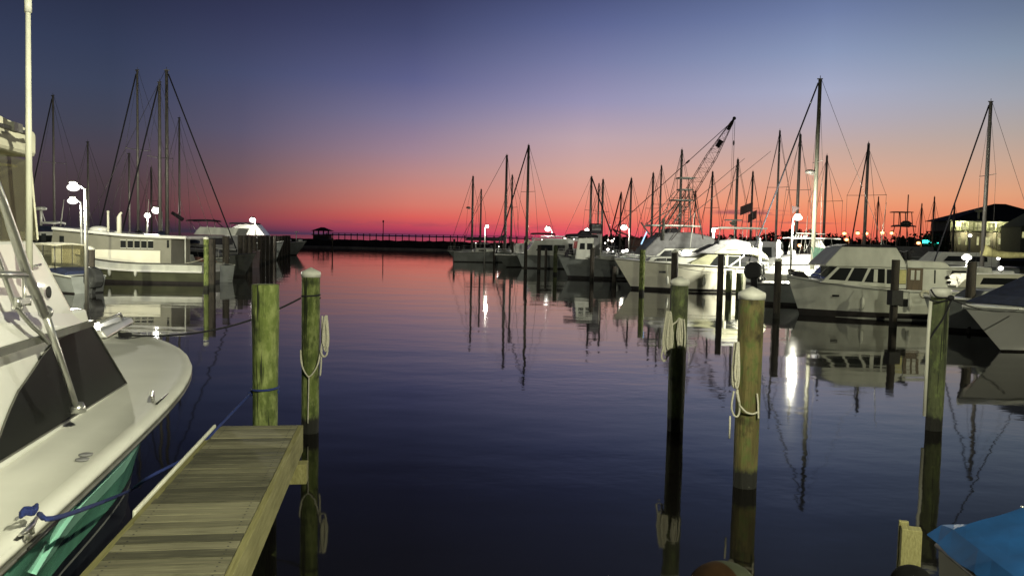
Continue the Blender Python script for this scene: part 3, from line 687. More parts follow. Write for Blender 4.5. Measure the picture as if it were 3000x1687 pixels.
for i in range(0, n0 // 6):
    ys_ = [v[1] for v in q.v[i * 8:i * 8 + 8]]; yc = (min(ys_) + max(ys_)) / 2; zt_n = max(v[2] for v in q.v[i * 8:i * 8 + 8])
    for xx in (-.285, .285):
        for dy_ in (-.028, .028): q.box(xx - .005, xx + .005, yc + dy_ - .005, yc + dy_ + .005, zt_n - .004, zt_n + .0015)
o = q.build('decking', M['plank'], fpier); o.data.materials.append(M['rubber'])
for i, p_ in enumerate(o.data.polygons):
    if i >= n0: p_.material_index = 1
q = MB(); q.box(W2 + .002, W2 + .045, -7.4, .02, .80, 1.046); q.build('edge_board', M['fascia'], fpier, bevel=.004)
q = MB(); q.box(-W2 - .05, -W2 - .008, -7.4, .02, .80, 1.04); q.build('edge_board', M['fascia'], fpier, bevel=.004)
q = MB(); q.box(-W2 - .006, W2 + .001, .003, .045, .80, 1.04); q.build('end_board', M['fascia'], fpier, bevel=.004)
q = MB(); q.box(-W2 - .075, -W2 - .051, -2.35, .02, .97, 1.062); q.build('bumper_strip', M['pvc'], fpier, bevel=.01)
q = MB(); q.box(-W2 - .1, W2 + .12, -.42, -.27, .62, .795); q.build('cross_beam', M['fascia'], fpier, bevel=.005); q = MB(); q.box(-W2 - .1, W2 + .06, -3.6, -3.45, .62, .795); q.build('cross_beam', M['fascia'], fpier, bevel=.005)
for yy in (-.35, -3.52):
    q = MB(); q.tube([(-.1, yy, -2), (-.1, yy, .62)], .1, 12); q.build('support_pile', M['pile_dark'], fpier)

# ------------------------------------------------------------------ foreground sport boat
BT = Vector((-5.2, 10.65, 0)); BA = R(10)     # bow tip and heading (local +Y runs to the bow, +X to starboard)
boat = thing('sportfishing_boat', 'big seafoam green and white sport boat with black window mask beside the finger pier', 'boat', BT, BA)
Minv = (Matrix.Translation(BT) @ Matrix.Rotation(BA, 4, 'Z')).inverted()
def BP(px, py, v):                            # local point on the plane x = v seen at a photo pixel
    o = Minv @ EYE; d = Minv.to_3x3() @ ray(px, py); return o + d * ((v - o.x) / d.x)
def bs(u): return .02 + 1.60 * max(0, 1 - max(0, (u + 6.2) / 6.2) ** 4.2) if u < 0 else .02
def hp(u, f):                                 # hull surface: u along the boat, f 0 at the sheer .. 1 at the waterline
    b = bs(u); zs = 1.30 + .18 * max(0, (u + 8) / 8) ** 1.5
    bwl = 1.04 * max(0, 1 - max(0, (u + 6.2) / 6.2) ** 4.5)
    t = min(1, max(0, (u + 7.5) / 2.6)); t = t * t * (3 - 2 * t)
    sh_ = (1 - (1 - f ** .75) ** 1.7) * t + f ** 1.4 * (1 - t)
    return Vector((b + (bwl - b) * sh_, u - 1.0 * f * max(0, 1 + u / 5.0), zs * (1 - f)))
ST = [-12, -10.5, -9, -8, -7.2, -6.5, -6, -5.5, -5, -4.6, -4.2, -3.8, -3.5, -3.2, -2.9, -2.6, -2.4, -1.9, -1.45, -1.05, -.7, -.42, -.2, -.07, 0]
def hull_sections():
    secs = []
    for u in ST:
        row = [tuple(hp(u, k / 8)) for k in range(9)]
        row.append((row[-1][0] * .8, row[-1][1] - .05, -.3)); row.append((0, row[-1][1] - .1, -.6)); secs.append(row)
    return secs
secs = hull_sections(); m_ = len(secs[0])
q = MB()
for sgn in (1, -1):
    vs = [(sgn * p[0], p[1], p[2]) for row in secs for p in row]
    q.add(vs, [(i * m_ + j, i * m_ + j + 1, (i + 1) * m_ + j + 1, (i + 1) * m_ + j) for i in range(len(secs) - 1) for j in range(m_ - 1)], True)
row = secs[0]; q.add([(p[0], p[1], p[2]) for p in row] + [(-p[0], p[1], p[2]) for p in reversed(row)], [tuple(range(2 * m_))])
q.build('hull', M['green_hull'], boat)
# boot stripe: dark paint above the waterline, a skin 4 mm proud, with a pale pinstripe
for nm, fs_, mt, of in (('boot_stripe', [.72, .8, .9, 1.0], 'bottom_navy', .006), ('pinstripe', [.775, .795], 'gel_grey', .010)):
    q = MB(); k = len(fs_)
    for sgn in (1, -1):
        vs = []
        for u in ST:
            for f in fs_:
                p = hp(u, f); vs.append((sgn * (p.x + of), p.y + of * .5, p.z))
        q.add(vs, [(i * k + j, i * k + j + 1, (i + 1) * k + j + 1, (i + 1) * k + j) for i in range(len(ST) - 1) for j in range(k - 1)], True)
    q.build(nm, M[mt], boat)
# pale mint styling strake on the topsides
q = MB(); vs = []; n = 18
for i in range(n + 1):
    u = -6.35 + 3.0 * i / n; w_ = .115 * min(1, (i + .3) / 4, (n + .6 - i) / 2.5); fa = .375
    a_ = hp(u, fa); b_ = hp(u, fa + w_); o = Vector((.028, .0, -.01)); vs += [a_ + o, b_ + o, b_ - o, a_ - o]
q.add(vs, [(4 * i + j, 4 * i + (j + 1) % 4, 4 * i + 4 + (j + 1) % 4, 4 * i + 4 + j) for i in range(n) for j in range(4)] + [(0, 1, 2, 3), tuple(len(vs) - 4 + k for k in (3, 2, 1, 0))])
q.build('strake', M['mint'], boat)
# deck with a rolled edge and toe rail
def ring(inset, dz):
    return [(max(0, secs[i][0][0] - inset), secs[i][0][1] - (inset * 1.1 if i > len(secs) - 8 else 0) * (i - (len(secs) - 8)) / 7, secs[i][0][2] + dz) for i in range(len(secs))]
rings = [ring(0, -.035), ring(-.035, -.03), ring(-.045, .0), ring(-.03, .028), ring(.02, .035), ring(.07, .03), ring(.10, .008), ring(.30, .015), ring(.8, .05), ring(3, .07)]
q = MB()
for sgn in (1, -1):
    vs = [(sgn * p[0], p[1], p[2]) for r_ in rings for p in r_]; nS = len(secs)
    q.add(vs, [(i * nS + j, i * nS + j + 1, (i + 1) * nS + j + 1, (i + 1) * nS + j) for i in range(len(rings) - 1) for j in range(nS - 1)], True)
M['deckgel'] = mat('matt_deck_gelcoat', (.64, .64, .58), .75, var=.05, scale=2); q.build('deck', M['deckgel'], boat)
q = MB()
for sgn in (1, -1):
    q.tube([(sgn * (secs[i][0][0] + .028), secs[i][0][1], secs[i][0][2] - .055) for i in range(len(secs))], .018, 6)
q.build('rub_rail', M['dark_rubber'], boat)
zd = 1.40
def dz(u): return 1.30 + .18 * max(0, (u + 8) / 8) ** 1.5
# cabin: sides at v=1.1, raked front, black mask over most of it
CV = 1.10
f0 = BP(370, 1125, CV); f1 = BP(266, 950, CV - .06); b0 = BP(0, 1350, CV)
zb = f0.z; zt = f1.z
def cabin(mb, prof, hb, ht, z0, z1):
    def hw(z): return hb + (ht - hb) * (z - z0) / (z1 - z0)
    n = len(prof); vs = [(-hw(z), u, z) for u, z in prof] + [(hw(z), u, z) for u, z in prof]
    mb.add(vs, [tuple(range(n)), tuple(range(2 * n - 1, n - 1, -1))] + [(i, i + n, (i + 1) % n + n, (i + 1) % n) for i in range(n)])
q = MB(); cabin(q, [(-11, zb - .12), (f0.y, zb - .02), (f1.y, zt), (-11, zt)], CV, CV - .06, zb, zt); q.build('cabin', M['gel'], boat, bevel=.02)
def hwc(z): return CV - .06 * (z - zb) / (zt - zb)
def onside(pxs, off=.006):
    out = []
    for x, y in pxs:
        p = BP(x, y, CV); p = BP(x, y, hwc(p.z)); out.append((hwc(p.z) + off, p.y, p.z))
    return out
outl = [(368, 1122), (265, 952), (215, 968), (178, 985), (150, 1006), (120, 1040), (94, 1080), (70, 1115), (48, 1145), (25, 1195), (8, 1238), (-25, 1330), (-60, 1385), (0, 1349), (200, 1226)]
vs = onside(outl); n = len(vs)
for sgn, nm in ((1, 'window_mask'), (-1, 'window_mask')):
    q = MB(); v2 = [(sgn * a, b, c) for a, b, c in vs] + [(sgn * (a - .004), b, c) for a, b, c in vs]
    q.add(v2, [tuple(range(n)), tuple(range(2 * n - 1, n - 1, -1))] + [(i, (i + 1) % n, (i + 1) % n + n, i + n) for i in range(n)]); q.build(nm, M['tint'], boat)
q = MB(); q.tube([Vector(v) + Vector((.003, 0, 0)) for v in vs + vs[:1]], .007, 6, caps=False); q.build('window_gasket', M['dark_rubber'], boat)
q = MB(); e = .006; q.add([(-CV + .02, f0.y + e - .01, zb + .01), (CV - .02, f0.y + e - .01, zb + .01), (CV - .08, f1.y + e, zt - .005), (-CV + .08, f1.y + e, zt - .005), (-CV + .02, f0.y - .02, zb + .01), (CV - .02, f0.y - .02, zb + .01), (CV - .08, f1.y - .02, zt - .005), (-CV + .08, f1.y - .02, zt - .005)],
      [(0, 1, 2, 3), (4, 7, 6, 5), (0, 3, 7, 4), (1, 5, 6, 2), (3, 2, 6, 7), (0, 4, 5, 1)]); q.build('windscreen', M['tint'], boat)
# brow (rubber trim) and flybridge fairing
g0 = BP(266, 944, CV + .05); g1 = BP(0, 1046, CV + .05); g2 = BP(250, 903, CV + .02); g3 = BP(214, 908, CV); g4 = BP(122, 735, CV - .05); g5 = BP(108, 704, CV - .05)
q = MB(); hw1 = CV + .05
def slab(mb, prof, hws):
    n = len(prof); vs = [(-h, u, z) for (u, z), h in zip(prof, hws)] + [(h, u, z) for (u, z), h in zip(prof, hws)]
    mb.add(vs, [tuple(range(n)), tuple(range(2 * n - 1, n - 1, -1))] + [(i, i + n, (i + 1) % n + n, (i + 1) % n) for i in range(n)])
slab(q, [(g0.y - .03, zt + .001), (g0.y, g0.z), (g2.y, g2.z), (g3.y, g3.z), (g4.y, g4.z), (g5.y, g5.z), (-10, g5.z), (-10, zt + .001)], [hw1 - .02, hw1, CV + .03, CV, CV - .05, CV - .07, CV - .07, hw1 - .02])
fb = q.build('flybridge', M['gel'], boat, bevel=.025)
q = MB(); q.bar((hw1 + .012, g0.y, g0.z - .005), (hw1 + .012, -10, g0.z - .005), .03, .045); q.bar((-hw1 - .012, g0.y, g0.z - .005), (-hw1 - .012, -10, g0.z - .005), .03, .045); q.bar((-hw1, g0.y + .012, g0.z - .005), (hw1, g0.y + .012, g0.z - .005), .03, .045); q.build('brow_trim', M['dark_rubber'], boat)
q = MB(); c_ = BP(133, 856, CV - .02); q.lathe([(.038, 0), (.042, .01), (.03, .014)], 16); o = q.build('through_fitting', M['rubber'], boat); o.location = (CV - .005, c_.y, c_.z); o.rotation_euler = (0, R(88), 0)
# coaming seam
s0 = BP(0, 872, CV - .02); s1 = BP(128, 850, CV - .02)
for (a, b) in (((115, 818), (128, 814)),):
    pa = BP(205 * .5, 780, CV); pb = BP(124, 775, CV)
    q = MB(); q.tube([(CV - .01, pa.y, pa.z), (CV - .01, pb.y, pb.z)], .008, 6); q.build('grab_rail', M['alu'], boat)
# clear curtains and bimini
h0 = BP(106, 704, CV - .07); h1 = BP(84, 470, CV - .16); h2 = BP(92, 440, CV - .14); h3 = BP(92, 385, CV - .14)
zc0 = h0.z; zc1 = h1.z
for sgn in (1, -1):
    ys = [h0.y, -5.9, -6.9, -8.2]; yt = [h1.y, h1.y - .55, h1.y - 1.5, h1.y - 2.8]
    for k in range(3):
        q = MB(); x0 = sgn * (CV - .07); x1 = sgn * (CV - .16)
        g = .012
        vs = [(x0, ys[k] - g, zc0), (x0, ys[k + 1] + g, zc0), (x1, yt[k + 1] + g, zc1), (x1, yt[k] - g, zc1)]
        vs += [(v[0] - sgn * .004, v[1], v[2]) for v in vs]
        q.add(vs, [(0, 1, 2, 3), (7, 6, 5, 4), (0, 4, 5, 1), (1, 5, 6, 2), (2, 6, 7, 3), (3, 7, 4, 0)]); q.build('clear_curtain', M['clear'], boat)
        q = MB(); q.bar((x0 + sgn * .006, ys[k], zc0), (x1 + sgn * .006, yt[k], zc1), .012, .035); q.build('curtain_seam', M['cloth_cream'], boat)
q = MB(); vs = [(-CV + .08, h0.y + .005, zc0), (CV - .08, h0.y + .005, zc0), (CV - .17, h1.y + .005, zc1), (-CV + .17, h1.y + .005, zc1)]; vs += [(a, b - .004, c) for a, b, c in vs]
q.add(vs, [(0, 1, 2, 3), (7, 6, 5, 4), (0, 4, 5, 1), (1, 5, 6, 2), (2, 6, 7, 3), (3, 7, 4, 0)]); q.build('clear_curtain', M['clear'], boat)
q = MB(); slab(q, [(h2.y + .04, h2.z - .05), (h3.y + .06, h3.z), (h3.y - .5, h3.z + .12), (-8.6, h3.z + .16), (-8.6, h2.z - .02)], [CV - .12, CV - .12, CV - .3, CV - .3, CV - .12]); q.build('bimini', M['cloth_cream'], boat, bevel=.03)
q = MB(); p0 = BP(-20, 375, CV - .09); p1 = BP(96, 393, CV - .06); q.tube([(CV - .085, -8.4, p1.z), (CV - .085, p1.y, p1.z)], .016, 8); p2 = BP(75, 405, CV - .07); q.box(CV - .1, CV - .055, BP(30, 375, CV - .08).y, BP(55, 375, CV - .08).y, BP(45, 378, CV - .08).z - .02, BP(45, 366, CV - .08).z + .01); q.build('outrigger_clamp', M['dark_rubber'], boat)
# aluminium framework: outrigger strut, brace, cross tube
T = lambda x, y, v=CV + .13: BP(x, y, v)
strut = [T(-40, 470), T(10, 600), T(42, 690), T(80, 805), T(130, 920)]
q = MB(); q.tube(strut, [.026, .027, .028, .030, .030], 14); q.ell(T(134, 915), .045, .045, .045); q.build('outrigger_strut', M['alu'], boat)
foot = T(228, 1203, CV + .16); foot.z = max(foot.z, dz(foot.y) + .01)
q = MB(); q.tube([T(132, 918), T(180, 1060, CV + .15), foot], [.026, .022, .02], 14); q.lathe([(.055, -.01), (.05, .03), (.035, .06)], 16, tuple(foot)); q.build('support_leg', M['alu'], boat)
q = MB(); q.tube(smooth_path([T(-30, 690, CV + .1), T(20, 830, CV + .1), T(45, 893, CV + .1), T(90, 950, CV + .1), T(118, 975, CV + .1), T(142, 1004, CV + .07)]), .015, 10); q.build('brace', M['alu'], boat)
q = MB(); q.tube([T(-40, 802, CV + .1), T(80, 806)], .022, 10); q.tube([T(70, 812), T(72, 870), T(60, 905, CV + .11), T(40, 900, CV + .1)], .012, 8); q.build('cross_tube', M['alu'], boat)
q = MB(); c0 = T(66, 878)
q.box(c0.x - .02, c0.x + .02, c0.y - .08, c0.y + .08, c0.z - .025, c0.z + .01)
for dy in (-.07, .07): q.tube([(c0.x, c0.y + dy, c0.z + .02), (c0.x, c0.y + dy, c0.z - .04)], .022, 10)
q.build('rod_clamp', M['alu'], boat)
# outrigger pole: a long tapering white pole standing nearly upright
pb_ = T(86, 792, CV + .10); pt_ = T(82, 8, CV + .10)
q = MB(); q.tube([pb_, pb_.lerp(pt_, .5), pt_], [.020, .018, .014], 12); q.build('outrigger_pole', M['pvc'], boat)
q = MB(); q.tube([pt_ - Vector((0, 0, .06)), pt_ + Vector((0, 0, .02))], .021, 12); q.build('pole_tip', M['cap'], boat)
q = MB(); a_ = T(112, 448, CV - .15); q.tube([(CV - .2, -7.4, T(0, 508, CV - .2).z), (CV - .2, T(47, 487, CV - .2).y, T(47, 487, CV - .2).z)], .009, 6); q.build('yellow_line', M['cloth_yellow'], boat)
# deck hardware
def cleat(cx, cy, cz, a, parent):
    q = MB(); Mt = Matrix.Translation((cx, cy, cz)) @ Matrix.Rotation(a, 4, 'Z')
    q.tube([Mt @ Vector((0, -.13, .055)), Mt @ Vector((0, -.05, .045)), Mt @ Vector((0, .05, .045)), Mt @ Vector((0, .13, .055))], [.008, .015, .015, .008], 8)
    for yy in (-.04, .04): q.tube([Mt @ Vector((0, yy, 0)), Mt @ Vector((0, yy, .045))], .013, 8)
    return q.build('cleat', M['alu'], parent)
for px_, py_ in ((448, 1170), (85, 1530)):
    p = Minv @ G(px_, py_, 1.39); cleat(p.x, p.y, dz(p.y) + .015, R(4 if px_ < 200 else 12), boat)
    q = MB(); q.tube([(p.x + .08, p.y - .22, dz(p.y) + .035), (p.x + .07, p.y + .22, dz(p.y) + .035)], .009, 6); q.build('chafe_bar', M['black'], boat)
for px_, py_ in ((251, 1313), (241, 1326), (71, 1483)):
    p = Minv @ G(px_, py_, 1.385); q = MB(); q.lathe([(.042, 0), (.042, .006), (.034, .009)], 20); o = q.build('deck_plate', M['cloth_grey'], boat); o.location = (p.x, p.y, dz(p.y) + .016)
# bow pulpit and anchor roller
q = MB(); zz = dz(0) + .04
q.add([(-.22, -1.0, zz), (.22, -1.0, zz), (.17, .35, zz + .05), (-.17, .35, zz + .05), (-.16, -1.0, zz + .09), (.16, -1.0, zz + .09), (.13, .35, zz + .12), (-.13, .35, zz + .12)], [(0, 1, 2, 3), (4, 7, 6, 5), (0, 4, 5, 1), (1, 5, 6, 2), (2, 6, 7, 3), (3, 7, 4, 0)]); q.build('bow_pulpit', M['gel'], boat, bevel=.02)
q = MB(); q.tube([(0, -.5, zz + .14), (0, .3, zz + .17), (0, .42, zz + .1)], .018, 8); q.add([(-.14, .36, zz + .02), (0, .5, zz - .04), (.14, .36, zz + .02), (0, .30, zz + .12)], [(0, 1, 2, 3)]); q.tube([(-.14, .36, zz + .03), (.14, .36, zz + .03)], .015, 6); q.build('anchor', M['steel'], boat)
q = MB(); q.lathe([(.07, 0), (.07, .05), (.05, .06), (.05, .1), (.02, .12)], 14); o = q.build('windlass', M['alu'], boat); o.location = (.02, -1.2, dz(-1.2) + .07)
# lines from the boat
knot = BT + Matrix.Rotation(BA, 3, 'Z') @ Vector((.35, -.75, 1.53))
q = MB(); q.tube(sag(knot, P(881, 873, 11.45), .18, 20), .013, 6); q.tube([knot + Vector((.07 * math.sin(a * .6), .05 * math.cos(a * .6), -.02 + .0015 * a)) for a in range(30)], .013, 6)
q.tube([Vector((pB.location.x + .128 * math.cos(a * .4), pB.location.y + .128 * math.sin(a * .4), P(881, 873, 11.45).z + .003 * a)) for a in range(17)], .012, 6)
tag(q.build('mooring_line', M['rope_k']), 'long dark mooring line from the green boat bow to the dark white-capped piling', 'rope')
kc = BT + Matrix.Rotation(BA, 3, 'Z') @ (Minv @ G(85, 1528, 1.40)); pa_ = P(735, 1152, 7.92)
q = MB(); [q.tube([kc + Vector((.022 * math.sin(a * .5), .055 * math.cos(a * .5), .045 + .0006 * a + .008 * math.sin(a * 1.5))) for a in range(34)], .009, 6)]; q.tube(smooth_path([kc + Vector((.05, .0, .04)), G(180, 1512, 1.40), G(372, 1440, .72), P(440, 1395, 6.3), P(560, 1330, 6.7), P(640, 1250, 7.1), pa_], 6), .013, 8)
q.tube([Vector((pA.location.x + .128 * math.cos(a * .4), pA.location.y + .128 * math.sin(a * .4), pa_.z + .012 + .003 * a)) for a in range(18)], .012, 6)
q.ell(pa_, .03, .03, .025)
tag(q.build('mooring_line', M['rope_b']), 'blue mooring line from the green boat cleat to the flat-topped mossy piling', 'rope')

# ------------------------------------------------------------------ boats
def hull(t, L_, B, zb, zs, m, deck='gel', rake=.12, stripe='bottom', stripe_h=.12, zmid=None, tumble=.82, point=2.2, rub='dark_rubber', sternf=.86, flare=.55, band=None):
    """bow at +x, stern at -x, water at z=0"""
    zmid = zmid if zmid is not None else (zb + zs) / 2 - .06 * (zb - zs)
    n = 13; rows = []
    for i in range(n):
        f = i / (n - 1); f = 1 - (1 - f) ** 1.3
        b = B / 2 * (sternf + (1 - sternf) * min(1, f * 2.5)) * max(.006, 1 - max(0, (f - .35) / .65) ** point)
        bw_ = B / 2 * tumble * (sternf + (1 - sternf) * min(1, f * 2.5)) * max(.004, 1 - max(0, (f - .25) / .75) ** (point * .8))
        zsh = (zs * (1 - f) * (1 - 2 * f) + 4 * zmid * f * (1 - f) * 1.0 + zb * f * (2 * f - 1))
        row = []
        for k in range(6):
            g = k / 5; z = zsh * (1 - g); e = 1 - (1 - g) ** (1 + flare * f)
            row.append((-L_ / 2 + f * L_ * (1 - rake * g * f), b + (bw_ - b) * e, z))
        row.append((row[-1][0] - .05, row[-1][1] * .85, -.25)); row.append((row[-1][0] - .1, .0, -.5)); rows.append(row)
    m_ = len(rows[0]); q = MB()
    for sg in (1, -1):
        q.add([(p[0], sg * p[1], p[2]) for r_ in rows for p in r_], [(i * m_ + j, i * m_ + j + 1, (i + 1) * m_ + j + 1, (i + 1) * m_ + j) for i in range(n - 1) for j in range(m_ - 1)], True)
    r0 = rows[0]; q.add([p for p in r0] + [(p[0], -p[1], p[2]) for p in reversed(r0)], [tuple(range(2 * m_))])
    q.build('hull', M[m], t)
    q = MB()
    for sg in (1, -1):
        q.add([v for r_ in rows for v in ((r_[0][0], sg * r_[0][1], r_[0][2] + .02), (r_[0][0], sg * r_[0][1] * .55, r_[0][2] + .05), (r_[0][0], 0, r_[0][2] + .06))], [(i * 3 + j, i * 3 + j + 1, i * 3 + 4 + j, i * 3 + 3 + j) for i in range(n - 1) for j in range(2)], True)
        q.tube([(r_[0][0], sg * r_[0][1], r_[0][2] + .005) for r_ in rows], .028, 6)
    q.build('deck', M[deck], t)
    q = MB()
    for sg in (1, -1): q.tube([(r_[0][0], sg * (r_[0][1] + .012), r_[0][2] - .055) for r_ in rows], .016, 5)
    q.build('rub_rail', M[rub], t)
    def skin(name, za, zb_, mt, off=.012):
        q = MB()
        for sg in (1, -1):
            vs = []
            for r_ in rows:
                for zz in (za, (za + zb_) / 2, zb_):
                    for k in range(6):
                        a, b = r_[k], r_[k + 1]
                        if a[2] >= zz >= b[2]:
                            f = (a[2] - zz) / max(1e-6, a[2] - b[2]); vs.append((a[0] + (b[0] - a[0]) * f + (off if r_ is rows[-1] else 0), sg * (a[1] + (b[1] - a[1]) * f + off), zz)); break
                    else: vs.append((r_[0][0], sg * (r_[0][1] + off), zz))
            q.add(vs, [(i * 3 + j, i * 3 + j + 1, (i + 1) * 3 + j + 1, (i + 1) * 3 + j) for i in range(n - 1) for j in range(2)], True)
        ra = [v for v in ((-L_ / 2 - off, rows[0][4][1], za), (-L_ / 2 - off, rows[0][4][1], zb_), (-L_ / 2 - off, -rows[0][4][1], zb_), (-L_ / 2 - off, -rows[0][4][1], za))]
        q.add(ra, [(0, 1, 2, 3)]); q.build(name, M[mt], t)
    if stripe: skin('boot_stripe', stripe_h, -.1, stripe)
    if band: skin('cove_stripe', band[0], band[1], band[2])
    def sheer(x):                       # half beam and height at local x
        for i in range(n - 1):
            a, b = rows[i][0], rows[i + 1][0]
            if a[0] <= x <= b[0]:
                f = (x - a[0]) / (b[0] - a[0]); return a[1] + (b[1] - a[1]) * f, a[2] + (b[2] - a[2]) * f
        return rows[-1][0][1], rows[-1][0][2]
    return sheer
def house(t, name, prof, hb, ht, m, wins=(), bevel=.03, wm='glass', frame=None, front=None):
    """a superstructure block from its side outline; wins are side quads [(x,z)...], front = (lo, hi) window band on the front face"""
    q = MB(); q.prism(prof, hb, ht); o = q.build(name, M[m], t, bevel=bevel)
    zs = [p[1] for p in prof]; z0, z1 = min(zs), max(zs)
    def hw(z): return hb + (ht - hb) * (z - z0) / max(1e-6, z1 - z0)
    for wq in wins:
        n = len(wq)
        for sg in (1, -1):
            q = MB(); vs = [(x, sg * (hw(z) + .008), z) for x, z in wq] + [(x, sg * (hw(z) - .02), z) for x, z in wq]
            q.add(vs, [tuple(range(n)), tuple(range(2 * n - 1, n - 1, -1))] + [(i, (i + 1) % n, (i + 1) % n + n, i + n) for i in range(n)])
            w_ = q.build('window', M[wm], o)
    if front:
        a, b = Vector((prof[front[0]][0], 0, prof[front[0]][1])), Vector((prof[front[1]][0], 0, prof[front[1]][1]))
        lo = a.lerp(b, front[2]); hi = a.lerp(b, front[3]); d = (b - a).normalized(); nn = Vector((d.z, 0, -d.x)); nn = nn if nn.x > 0 else -nn
        k = front[4] if len(front) > 4 else 2
        for j in range(k):
            y0 = -1 + 2 * j / k + .07; y1 = -1 + 2 * (j + 1) / k - .07
            vs = [Vector((lo.x, y0 * hw(lo.z), lo.z)), Vector((lo.x, y1 * hw(lo.z), lo.z)), Vector((hi.x, y1 * hw(hi.z), hi.z)), Vector((hi.x, y0 * hw(hi.z), hi.z))]
            q = MB(); q.add([v + nn * .01 for v in vs] + [v - nn * .02 for v in vs], [(0, 1, 2, 3), (7, 6, 5, 4), (0, 4, 5, 1), (1, 5, 6, 2), (2, 6, 7, 3), (3, 7, 4, 0)]); q.build('windscreen', M[wm], o)
    return o
def rail(t, pts, h, r=.014, m='alu', name='bow_rail', mid=True):
    q = MB(); up = [Vector(p) + Vector((0, 0, h)) for p in pts]; q.tube(up, r, 6)
    if mid: q.tube([Vector(p) + Vector((0, 0, h * .5)) for p in pts], r * .6, 5)
    for p in pts: q.tube([p, Vector(p) + Vector((0, 0, h))], r * .8, 5)
    q.build(name, M[m], t)
def bowrail(t, sheer, x0, x1, h, k=6):
    pts = []
    for sg in (1, -1):
        a = []
        for i in range(k):
            x = x0 + (x1 - x0) * i / (k - 1); b, z = sheer(x); a.append((x, sg * max(.05, b - .06), z))
        pts += a if sg == 1 else a[::-1]
    rail(t, pts, h)
def top(t, name, x0, x1, hw, z, m, th=.06, legs=(), legm='alu', foot=1.2, crown=.08):
    q = MB(); n = 8; vs = []
    for i in range(n + 1):
        f = i / n; x = x0 + (x1 - x0) * f; zz = z + crown * 4 * f * (1 - f) * .5
        for g in (-1, -.5, 0, .5, 1): vs.append((x, g * hw * (1 - .15 * abs(2 * f - 1) ** 3), zz + crown * (1 - g * g)))
    k = len(vs); vs += [(a, b, c - th) for a, b, c in vs]
    fs = []
    for i in range(n):
        for j in range(4):
            a = i * 5 + j; fs += [(a, a + 5, a + 6, a + 1), (k + a, k + a + 1, k + a + 6, k + a + 5)]
    for i in range(n):
        a = i * 5; fs += [(a, k + a, k + a + 5, a + 5), (a + 4, a + 9, k + a + 9, k + a + 4)]
    fs += [(0, 1, k + 1, k), (1, 2, k + 2, k + 1), (2, 3, k + 3, k + 2), (3, 4, k + 4, k + 3)]; e = n * 5
    fs += [(e + j + 1, e + j, k + e + j, k + e + j + 1) for j in range(4)]
    q.add(vs, fs); o = q.build(name, M[m], t)
    if legs:
        for lx, fx in legs:
            for sg in (1, -1):
                q = MB(); q.tube([(fx, sg * hw * .85, foot), (lx, sg * hw * .85, z)], .022, 6); q.build('support', M[legm], t)
    return o
def outboard(t, x, y, z, s=1.0, m='motor', tilt=0):
    Mt = Matrix.Translation((x, y, z)) @ Matrix.Rotation(tilt, 4, 'Y') @ Matrix.Scale(s, 4)
    q = MB(); prof = [(-.55, .05), (-.62, .30), (-.55, .55), (-.3, .68), (0, .66), (.12, .5), (.1, .1), (0, .0), (-.4, -.02)]
    q.prism(prof, .21, .17); q.v = [tuple(Mt @ Vector(v)) for v in q.v]; o = q.build('outboard_motor', M[m], t, bevel=.07 * s)
    q = MB(); q.prism([(-.38, .03), (-.12, .03), (-.16, -.75), (-.3, -.8), (-.42, -.72)], .09, .07); q.ell((-.26, 0, -.85), .32, .07, .07, 10, 6); q.prism([(-.3, -.88), (-.12, -.88), (-.25, -1.1)], .02); q.tube([(-.1, 0, -.2), (.12, 0, -.05)], .06, 8)
    q.v = [tuple(Mt @ Vector(v)) for v in q.v]; q.build('lower_unit', M[m], o)
def boat_at(name, label, cat, X, Y, head, group=None):
    return thing(name, label, cat, (X, Y, 0), R(head), group)

